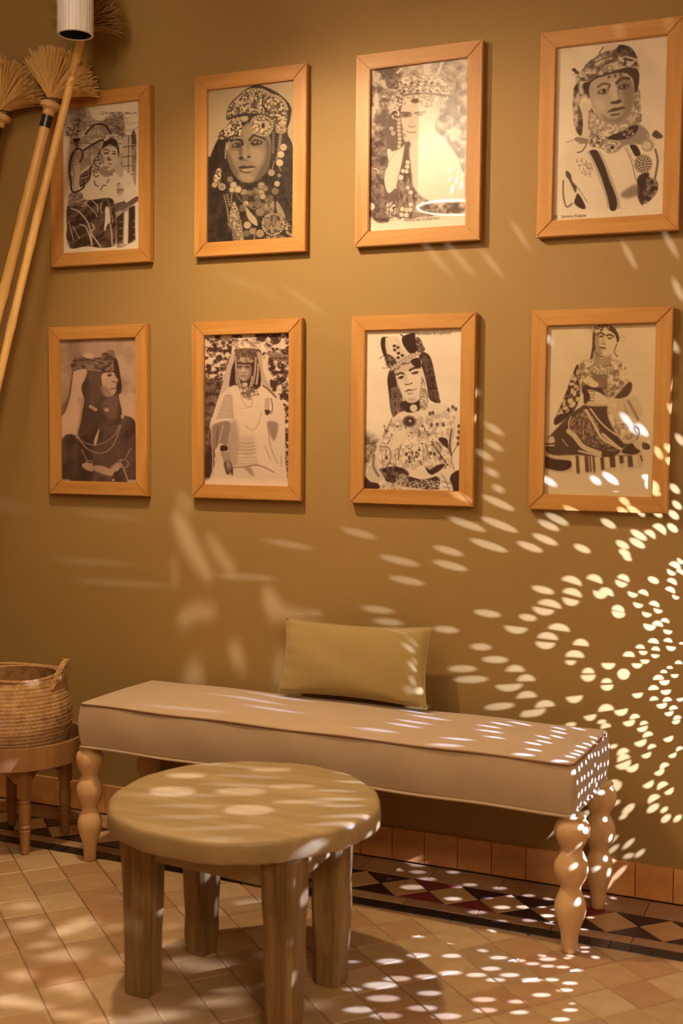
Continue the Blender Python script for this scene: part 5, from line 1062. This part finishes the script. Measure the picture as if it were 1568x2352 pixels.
addw([(700,690,105,e),(700,765,90,e),(655,810,90,e),(720,1030,170,e),(725,1130,190,e),(575,1128,190,e),(675,1225,190,e),(490,1250,150,e),(80,1170,170,e),(990,1105,120,e),(950,1133,110,e),(935,1198,130,e),(865,1232,130,e),(1105,1240,85,e),(1225,1125,80,e),(720,965,60,e),(910,900,85,e),(1000,1025,130,e),(1235,1022,70,e),(1290,1020,95,e),(1375,1078,45,e),(1450,1078,55,e),(1465,1145,75,u),(1420,1170,60,u),(1365,1178,90,e),(1358,1215,85,e),(1520,1145,60,e),(1525,1085,60,e),(1540,1040,55,e),(1530,965,60,e),(1290,1222,70,e),(1300,1260,60,e),(1130,895,60,e),(1200,885,95,e),(1385,890,75,u),(1385,925,65,d),(1240,970,60,e),(1405,735,70,e,62),(1480,540,110,e),(1490,440,70,e),(1455,715,60,e),(1460,780,55,e),(1530,310,70,e),(1555,740,70,e),(1300,640,110,e),(1270,600,70,e),(1545,50,120,e,65),(900,220,70,e,50),(1350,655,80,e),(450,950,120,e),(560,600,110,e),(590,500,110,e),(690,890,70,e)], 784, 640, 2.0)
for cx, cy, w, a in ((1194,540,75,58),(1444,585,70,62),(999,590,110,50),(1054,592,110,50),(1129,605,80,50),(1539,560,70,60),(560,650,160,20),(700,690,110,35)): WALLP.append((cx, cy, w, 15, 'e', R_(a)))
for cx, cy, w, a in ((1403,1931,40,-38),(1407,1951,34,-38),(1443,1938,36,-42),(1443,1966,26,-15),(1469,1960,28,-38),(1395,1985,36,-38),(1407,2017,56,-45)): WALLP.append((cx, cy, w, 11, 'e', R_(a)))
for cx, cy, w, a in ((250,1185,150,6),(210,1290,190,4),(280,1340,220,3),(560,1325,150,2),(660,1250,110,10)): WALLP.append((cx, cy, w, 16, 'e', R_(a)))
FLOORP = [(800+x/2.0417, 1850+y/2.0417, w/2.0417, w/2.0417*.205) for x, y, w in [(80,535,110),(285,550,110),(200,580,100),(525,605,85),(715,635,75),(825,625,85),(330,702,105),(485,705,90),(195,730,120),(20,732,60),(705,713,80),(795,727,75),(935,720,80),(865,741,65),(935,752,65),(1025,715,40),(1005,757,60),(1072,772,60),(668,765,90),(480,785,105),(365,802,100),(230,812,120),(600,795,95),(755,795,90),(690,818,90),(860,818,95),(950,817,70),(155,842,160),(20,862,80),(1038,833,70),(1015,866,75),(380,880,110),(905,888,85),(165,903,150),(635,910,110),(790,920,80),(350,950,130),(50,957,140),(640,960,110),(800,970,85),(1040,958,70),(180,985,140),(460,988,135),(995,1002,85),(1050,928,30),(1108,665,45),(1110,685,40),(1005,668,30),(150,255,90),(190,290,80),(325,280,70),(325,312,70),(490,313,60),(300,383,110),(370,345,80),(570,372,65),(510,380,60),(710,388,65),(765,425,50),(490,438,80),(845,422,55),(945,437,60),(905,475,40),(965,488,30),(720,478,75),(820,476,65),(930,517,70),(605,500,85),(850,538,70),(950,550,60),(650,432,50),(715,543,60),(1175,450,35),(1135,525,35),(1105,580,40)]]
def direction(P, L): v = Vector(P)-L; return math.degrees(math.atan2(v.y, v.x)) % 360, math.degrees(math.atan2(v.z, math.hypot(v.x, v.y)))
def to_dirs(poly, ax, val, L): return [direction(hit(x, y, ax, val), L) for x, y in poly]
def shell(name, holes, prof, mat, parent, org, el0, el1, step=6.0, pos=None):
    """sheet metal / cloth around a bulb: triangulated in (azimuth, elevation), openings left out"""
    vs, es = [], []; n0 = 0
    def add(p):
        vs.append(Vector(p)); return len(vs)-1
    B = [add((0, el0)), add((360, el0)), add((360, el1)), add((0, el1))]
    m = int(360/step); k = int(round((el1-el0)/step))
    bot = [B[0]]+[add((i*step, el0)) for i in range(1, m)]+[B[1]]; topp = [B[3]]+[add((i*step, el1)) for i in range(1, m)]+[B[2]]
    lef = [B[0]]+[add((0, el0+(el1-el0)*j/k)) for j in range(1, k)]+[B[3]]; rig = [B[1]]+[add((360, el0+(el1-el0)*j/k)) for j in range(1, k)]+[B[2]]
    for c in (bot, topp, lef, rig): es += list(zip(c, c[1:]))
    for i in range(1, m):
        for j in range(1, k): add((i*step, el0+(el1-el0)*j/k))
    keep = []
    for h in holes:
        if any(not (el0+.4 < q[1] < el1-.4 and .6 < q[0] < 359.4) for q in h) or max(q[0] for q in h)-min(q[0] for q in h) > 60: continue
        ids = [add(q) for q in h]; es += list(zip(ids, ids[1:]+ids[:1])); keep.append(np.array(h))
    V2, E2, F2, _, _, _ = delaunay_2d_cdt(vs, es, [], 0, 1e-4)
    V2 = np.array([(v[0], v[1]) for v in V2]); F2 = np.array([f for f in F2 if len(f) == 3]); C = V2[F2].mean(1); inside = np.zeros(len(C), bool)
    for h in keep:
        b = (C[:, 0] >= h[:, 0].min()) & (C[:, 0] <= h[:, 0].max()) & (C[:, 1] >= h[:, 1].min()) & (C[:, 1] <= h[:, 1].max()); ix = np.nonzero(b)[0]
        if not len(ix): continue
        c = np.zeros(len(ix), bool)
        for (ax, ay), (bx, by) in zip(h, np.roll(h, -1, 0)):
            if ay == by: continue
            c ^= ((ay > C[ix, 1]) != (by > C[ix, 1])) & (C[ix, 0] < (bx-ax)*(C[ix, 1]-ay)/(by-ay)+ax)
        inside[ix] |= c
    bm = bmesh.new(); bv = [bm.verts.new(prof(a, el)) for a, el in V2]
    for f in F2[~inside]:
        try: bm.faces.new([bv[i] for i in f])
        except ValueError: pass
    loose = [v for v in bm.verts if not v.link_faces]; bmesh.ops.delete(bm, geom=loose, context='VERTS')
    bmesh.ops.remove_doubles(bm, verts=bm.verts, dist=1e-5)
    return finish(bm, name, mat, parent)
# --- lantern beside the bench
LH = [to_dirs(wall_poly(*w), 1, 0.0, LAMP_LANT) for w in WALLP]
LH += [to_dirs(wall_poly(cx, cy, w, h, 'e', 0), 2, 0.0, LAMP_LANT) for cx, cy, w, h in FLOORP]
LH += [to_dirs(wall_poly(580+x/3.564, 1380+y/3.564, w/3.564, h/3.564, 'e', R_(a)), 1, -(.11+.085*(1380+y/3.564-1441)/199), LAMP_LANT) for x, y, w, h, a in ((1310,260,90,40,0),(1425,250,50,50,0),(1320,390,100,70,30),(1400,350,30,80,0),(1325,540,70,90,-20),(1390,500,25,60,0),(1318,655,50,90,0),(1305,730,50,80,0),(1362,690,20,50,0))]
# --- spots on the round table's rim and legs
for cx, cy, w, h, y in ((834,1899,34,22,-.80),(866,1893,12,34,-.78),(738,1971,16,18,-.90),(757,1972,11,14,-.88),(834,1936,26,14,-.82),(487,2012,18,40,-.87),(492,2085,15,44,-.87),(691,1998,22,36,-1.14),(704,2030,12,40,-1.14),(684,2265,18,64,-1.14),(675,2318,16,50,-1.14),(809,1968,14,32,-.87),(802,2000,13,36,-.87),(800,2040,12,34,-.87),(795,2075,13,38,-.87),(806,2155,10,44,-.87)):
    LH.append(to_dirs(wall_poly(cx, cy, w, h, 'e', 0), 1, y, LAMP_LANT))
def ray_hits(az, el):
    """what a ray of the lantern meets first: 'bench', 'wall', 'floor' or 'off'"""
    a, e_ = R_(az), R_(el); D = np.array([math.cos(a)*math.cos(e_), math.sin(a)*math.cos(e_), math.sin(e_)]); L = np.array(LAMP_LANT)
    lo, hi = np.array([.40, -.50, .375]), np.array([2.066, -.02, .535]); inv = 1/np.where(abs(D) < 1e-9, 1e-9, D); t1, t2 = (lo-L)*inv, (hi-L)*inv; tn, tf = np.minimum(t1, t2).max(), np.maximum(t1, t2).min()
    if tn < tf and tn > 0: return 'bench', L+D*tn
    lo, hi = np.array([1.93, -.52, 0]), np.array([2.08, -.43, .375]); t1, t2 = (lo-L)*inv, (hi-L)*inv; tn, tf = np.minimum(t1, t2).max(), np.maximum(t1, t2).min()
    if tn < tf and tn > 0: return 'bench', L+D*tn
    lo, hi = np.array([1.94, -.11, 0]), np.array([2.08, -.01, .375]); t1, t2 = (lo-L)*inv, (hi-L)*inv; tn, tf = np.minimum(t1, t2).max(), np.maximum(t1, t2).min()
    if tn < tf and tn > 0: return 'bench', L+D*tn
    best = (1e9, 'off', None)
    for ax, v, nm in ((1, 0, 'wall'), (2, 0, 'floor')):
        if abs(D[ax]) > 1e-6:
            t = (v-L[ax])/D[ax]
            if 0 < t < best[0]: best = (t, nm, L+D*t)
    return best[1], best[2]
ro = random.Random(5)
az, el = 3.0, -62.0; row = 0
while el < 72:
    st_ = 3.1/max(.35, math.cos(R_(el))); az = 2.0+(row % 2)*st_/2
    while az < 358:
        kind, P = ray_hits(az, el); ok = kind in ('bench', 'off')
        if kind in ('wall', 'floor') and P is not None:
            q_ = pxl(P); ok = not (-40 < q_[0] < 1620 and -60 < q_[1] < 2420) or (np.array(P)-CAM) @ AW < 0
            if P[0] < -1.3 or (kind == 'wall' and P[0] < 1 and P[2] > 1.2): ok = P[2] < .8 or P[0] > 1
        if ok:
            w = (1.0 if kind == 'bench' else 1.25)*ro.uniform(.85, 1.1); h = w*(.95 if kind == 'bench' else 1.0)
            ja, je = ro.uniform(-.55, .55), ro.uniform(-.5, .5); LH.append([(az+ja+w/2*math.cos(t)/math.cos(R_(el))*1.0, el+je+h/2*math.sin(t)) for t in np.linspace(0, 6.283, 8, endpoint=False)])
        az += st_
    el += 2.75; row += 1
lan = empty('pierced_lantern', LAMP_LANT, 0, 'round pierced brass lantern hanging beside the right end of the bench', 'lamp')
def lprof(a, el):
    r = .130*(1+.05*math.cos(R_(el*2))); a, el = R_(a), R_(el); return (r*math.cos(el)*math.cos(a), r*math.cos(el)*math.sin(a), r*math.sin(el))
shell('shade', LH, lprof, M['void'], lan, LAMP_LANT, -66, 76)
bm = bmesh.new(); lathe(bm, [(.001, -.128), (.03, -.127), (.058, -.1165)], 40, closed=False); finish(bm, 'foot_plate', M['brass'], lan, smooth=True)
bm = bmesh.new(); lathe(bm, [(.036, .1205), (.03, .135), (.02, .15), (.004, .16)], 40, closed=False); finish(bm, 'cap', M['brass'], lan, smooth=True)
bm = bmesh.new(); tube(bm, [(0, 0, .155), (0, 0, H-LAMP_LANT.z)], .004, 8); finish(bm, 'chain', M['brass'], lan)

# --- big cloth pendant mirrored in the third picture; slits in its shade throw the soft patches on the left
WPOLY = [[(393,1180),(412,1172),(442,1220),(490,1322),(478,1338),(450,1310),(413,1250)], [(468,1228),(490,1233),(530,1290),(547,1322),(520,1315),(490,1270)], [(400,1128),(422,1140),(449,1172),(440,1177),(415,1155)], [(396,1285),(404,1280),(405,1340),(399,1362)],
         [(405,1432),(420,1400),(460,1383),(497,1395),(490,1420),(450,1424),(415,1444)], [(415,1555),(440,1518),(457,1512),(468,1560),(474,1580),(430,1580)], [(525,1470),(552,1478),(566,1540),(545,1540),(525,1505)], [(640,1490),(657,1500),(650,1580),(625,1572)], [(605,1345),(622,1352),(655,1395),(700,1408),(745,1414),(742,1424),(620,1424),(604,1390)]]
FPOLY = [[(60,490),(180,455),(300,460),(220,520),(110,515)], [(320,540),(480,450),(600,425),(620,490),(420,560),(330,565)], [(650,500),(780,480),(790,515),(680,520)], [(0,530),(50,545),(40,570),(0,566)], [(230,685),(450,635),(560,650),(520,720),(400,715),(260,700)], [(690,680),(800,700),(790,760),(700,730)], [(50,800),(120,775),(220,800),(190,850),(80,840)], [(330,850),(480,820),(560,920),(540,950),(420,910),(330,900)], [(0,920),(120,950),(330,1020),(330,1042),(200,1020),(100,970),(0,945)], [(1040,720),(1200,700),(1500,740),(1500,790),(1250,790),(1100,750)], [(1030,590),(1195,600),(1190,617),(1030,627)], [(1240,830),(1480,830),(1400,852),(1240,847)], [(1360,870),(1568,900),(1568,932),(1400,910)], [(880,1030),(1250,1050),(1100,1100),(940,1110)], [(520,1110),(640,1080),(850,1095),(860,1126),(520,1126)]]
TPOLY = [(425,1782,90,12),(395,1818,110,24),(552,1818,120,18),(572,1860,115,24),(410,1871,80,18),(622,1768,100,10),(470,1752,100,10),(672,1806,110,9),(258,1850,26,60),(700,1842,150,8)]
PHL = [to_dirs(p, 1, 0, LAMP_PEND) for p in WPOLY]+[to_dirs(wall_poly(cx, cy, w, h, 'e', 0), 2, SZ, LAMP_PEND) for cx, cy, w, h in TPOLY]
pend = empty('drum_pendant', LAMP_PEND, 0, 'large glowing cloth drum pendant with brass ring made to glow', 'lamp')
RP = .175
def pprof(a, el):
    a = R_(a); z = RP*math.tan(R_(el)); return (RP*math.cos(a), RP*math.sin(a), z)
# the shade's cylinder reaches 0.29 m below and above the bulb; light leaves only through cloth and slits, a metal bowl closes the foot
shell('shade', PHL, pprof, shade_mat('glowing_cloth', (1.0, .78, .50), 22.0, .30), pend, LAMP_PEND, -69.8, 50.2, 4.0)
bm = bmesh.new(); zb = RP*math.tan(R_(-69.8)); tube(bm, [(RP*math.cos(a), RP*math.sin(a), zb) for a in np.linspace(0, 6.2832, 64)], .006, 8, False); finish(bm, 'ring', shade_mat('self_glowing_ring', (1, .93, .8), 40), pend, smooth=True)  # ring glows by itself to stand for lit metal, bright when mirrored
bm = bmesh.new(); lathe(bm, [(.001, zb-.004), (RP-.004, zb)], 64, closed=False); finish(bm, 'bowl', M['brass'], pend)
bm = bmesh.new(); tube(bm, [(0, 0, .02), (0, 0, H-LAMP_PEND.z)], .004, 8); finish(bm, 'cord', M['tape'], pend)
# --- shaded downlight
dl = empty('dome_pendant', LAMP_MAIN, 0, 'dark metal dome pendant shining down on the bench', 'lamp')
bm = bmesh.new(); lathe(bm, [(.15, -.008), (.13, .05), (.08, .10), (.02, .125), (.001, .126)], 48, closed=False); finish(bm, 'shade', M['brass'], dl, smooth=True)
bm = bmesh.new(); tube(bm, [(0, 0, .12), (0, 0, H-LAMP_MAIN.z)], .004, 8); finish(bm, 'cord', M['tape'], dl)

# --- second pierced lantern, left of the picture: soft patches on the floor and the round table's left rim
L2H = [to_dirs([(x/2.8, 1950+y/2.8) for x, y in p], 2, 0, LAMP_LEFT) for p in FPOLY]
L2H += [to_dirs(wall_poly(cx, cy, w, h, 'e', 0), 2, 0, LAMP_LEFT) for cx, cy, w, h in ((722,2307,66,16),(30,2300,90,22),(500,2300,120,18),(300,2345,130,18),(160,2330,90,16),(630,2190,60,10),(100,2170,60,12),(390,2128,60,9),(60,2080,70,12),(640,2260,70,10))]
L2H += [to_dirs([(247,1838),(262,1826),(272,1858),(268,1885),(254,1872)], 1, -1.05, LAMP_LEFT)]
ro = random.Random(9)
for row, el in enumerate(np.arange(-58, 66, 5.2)):
    st_ = 6.0/max(.35, math.cos(R_(el))); az = 2.0+(row % 2)*st_/2
    while az < 356:
        a, e_ = R_(az), R_(float(el)); D = np.array([math.cos(a)*math.cos(e_), math.sin(a)*math.cos(e_), math.sin(e_)]); L = np.array(LAMP_LEFT); ok = True
        if D[1] > .02:
            P = L+D*(-L[1]/D[1]); ok = P[0] < -1.2 or P[0] > 3.2
        if D[2] < -.02 and ok:
            P = L+D*(-L[2]/D[2])
            if P[1] < 0: q_ = pxl(P); ok = not (-60 < q_[0] < 1640 and -60 < q_[1] < 2440) or (P-CAM) @ AW < 0
        if ok: w = ro.uniform(2.0, 2.8); L2H.append([(az+w/2*math.cos(t)/math.cos(R_(el)), el+w/2*math.sin(t)) for t in np.linspace(0, 6.283, 8, endpoint=False)])
        az += st_
lan2 = empty('pierced_lantern', LAMP_LEFT, 0, 'round pierced brass lantern hanging low at the left, outside the picture', 'lamp')
shell('shade', L2H, lprof, M['void'], lan2, LAMP_LEFT, -66, 76)
bm = bmesh.new(); lathe(bm, [(.001, -.128), (.03, -.127), (.058, -.1165)], 40, closed=False); finish(bm, 'foot_plate', M['brass'], lan2, smooth=True)
bm = bmesh.new(); lathe(bm, [(.036, .1205), (.03, .135), (.02, .15), (.004, .16)], 40, closed=False); finish(bm, 'cap', M['brass'], lan2, smooth=True)
bm = bmesh.new(); tube(bm, [(0, 0, .155), (0, 0, H-LAMP_LEFT.z)], .004, 8); finish(bm, 'chain', M['brass'], lan2)
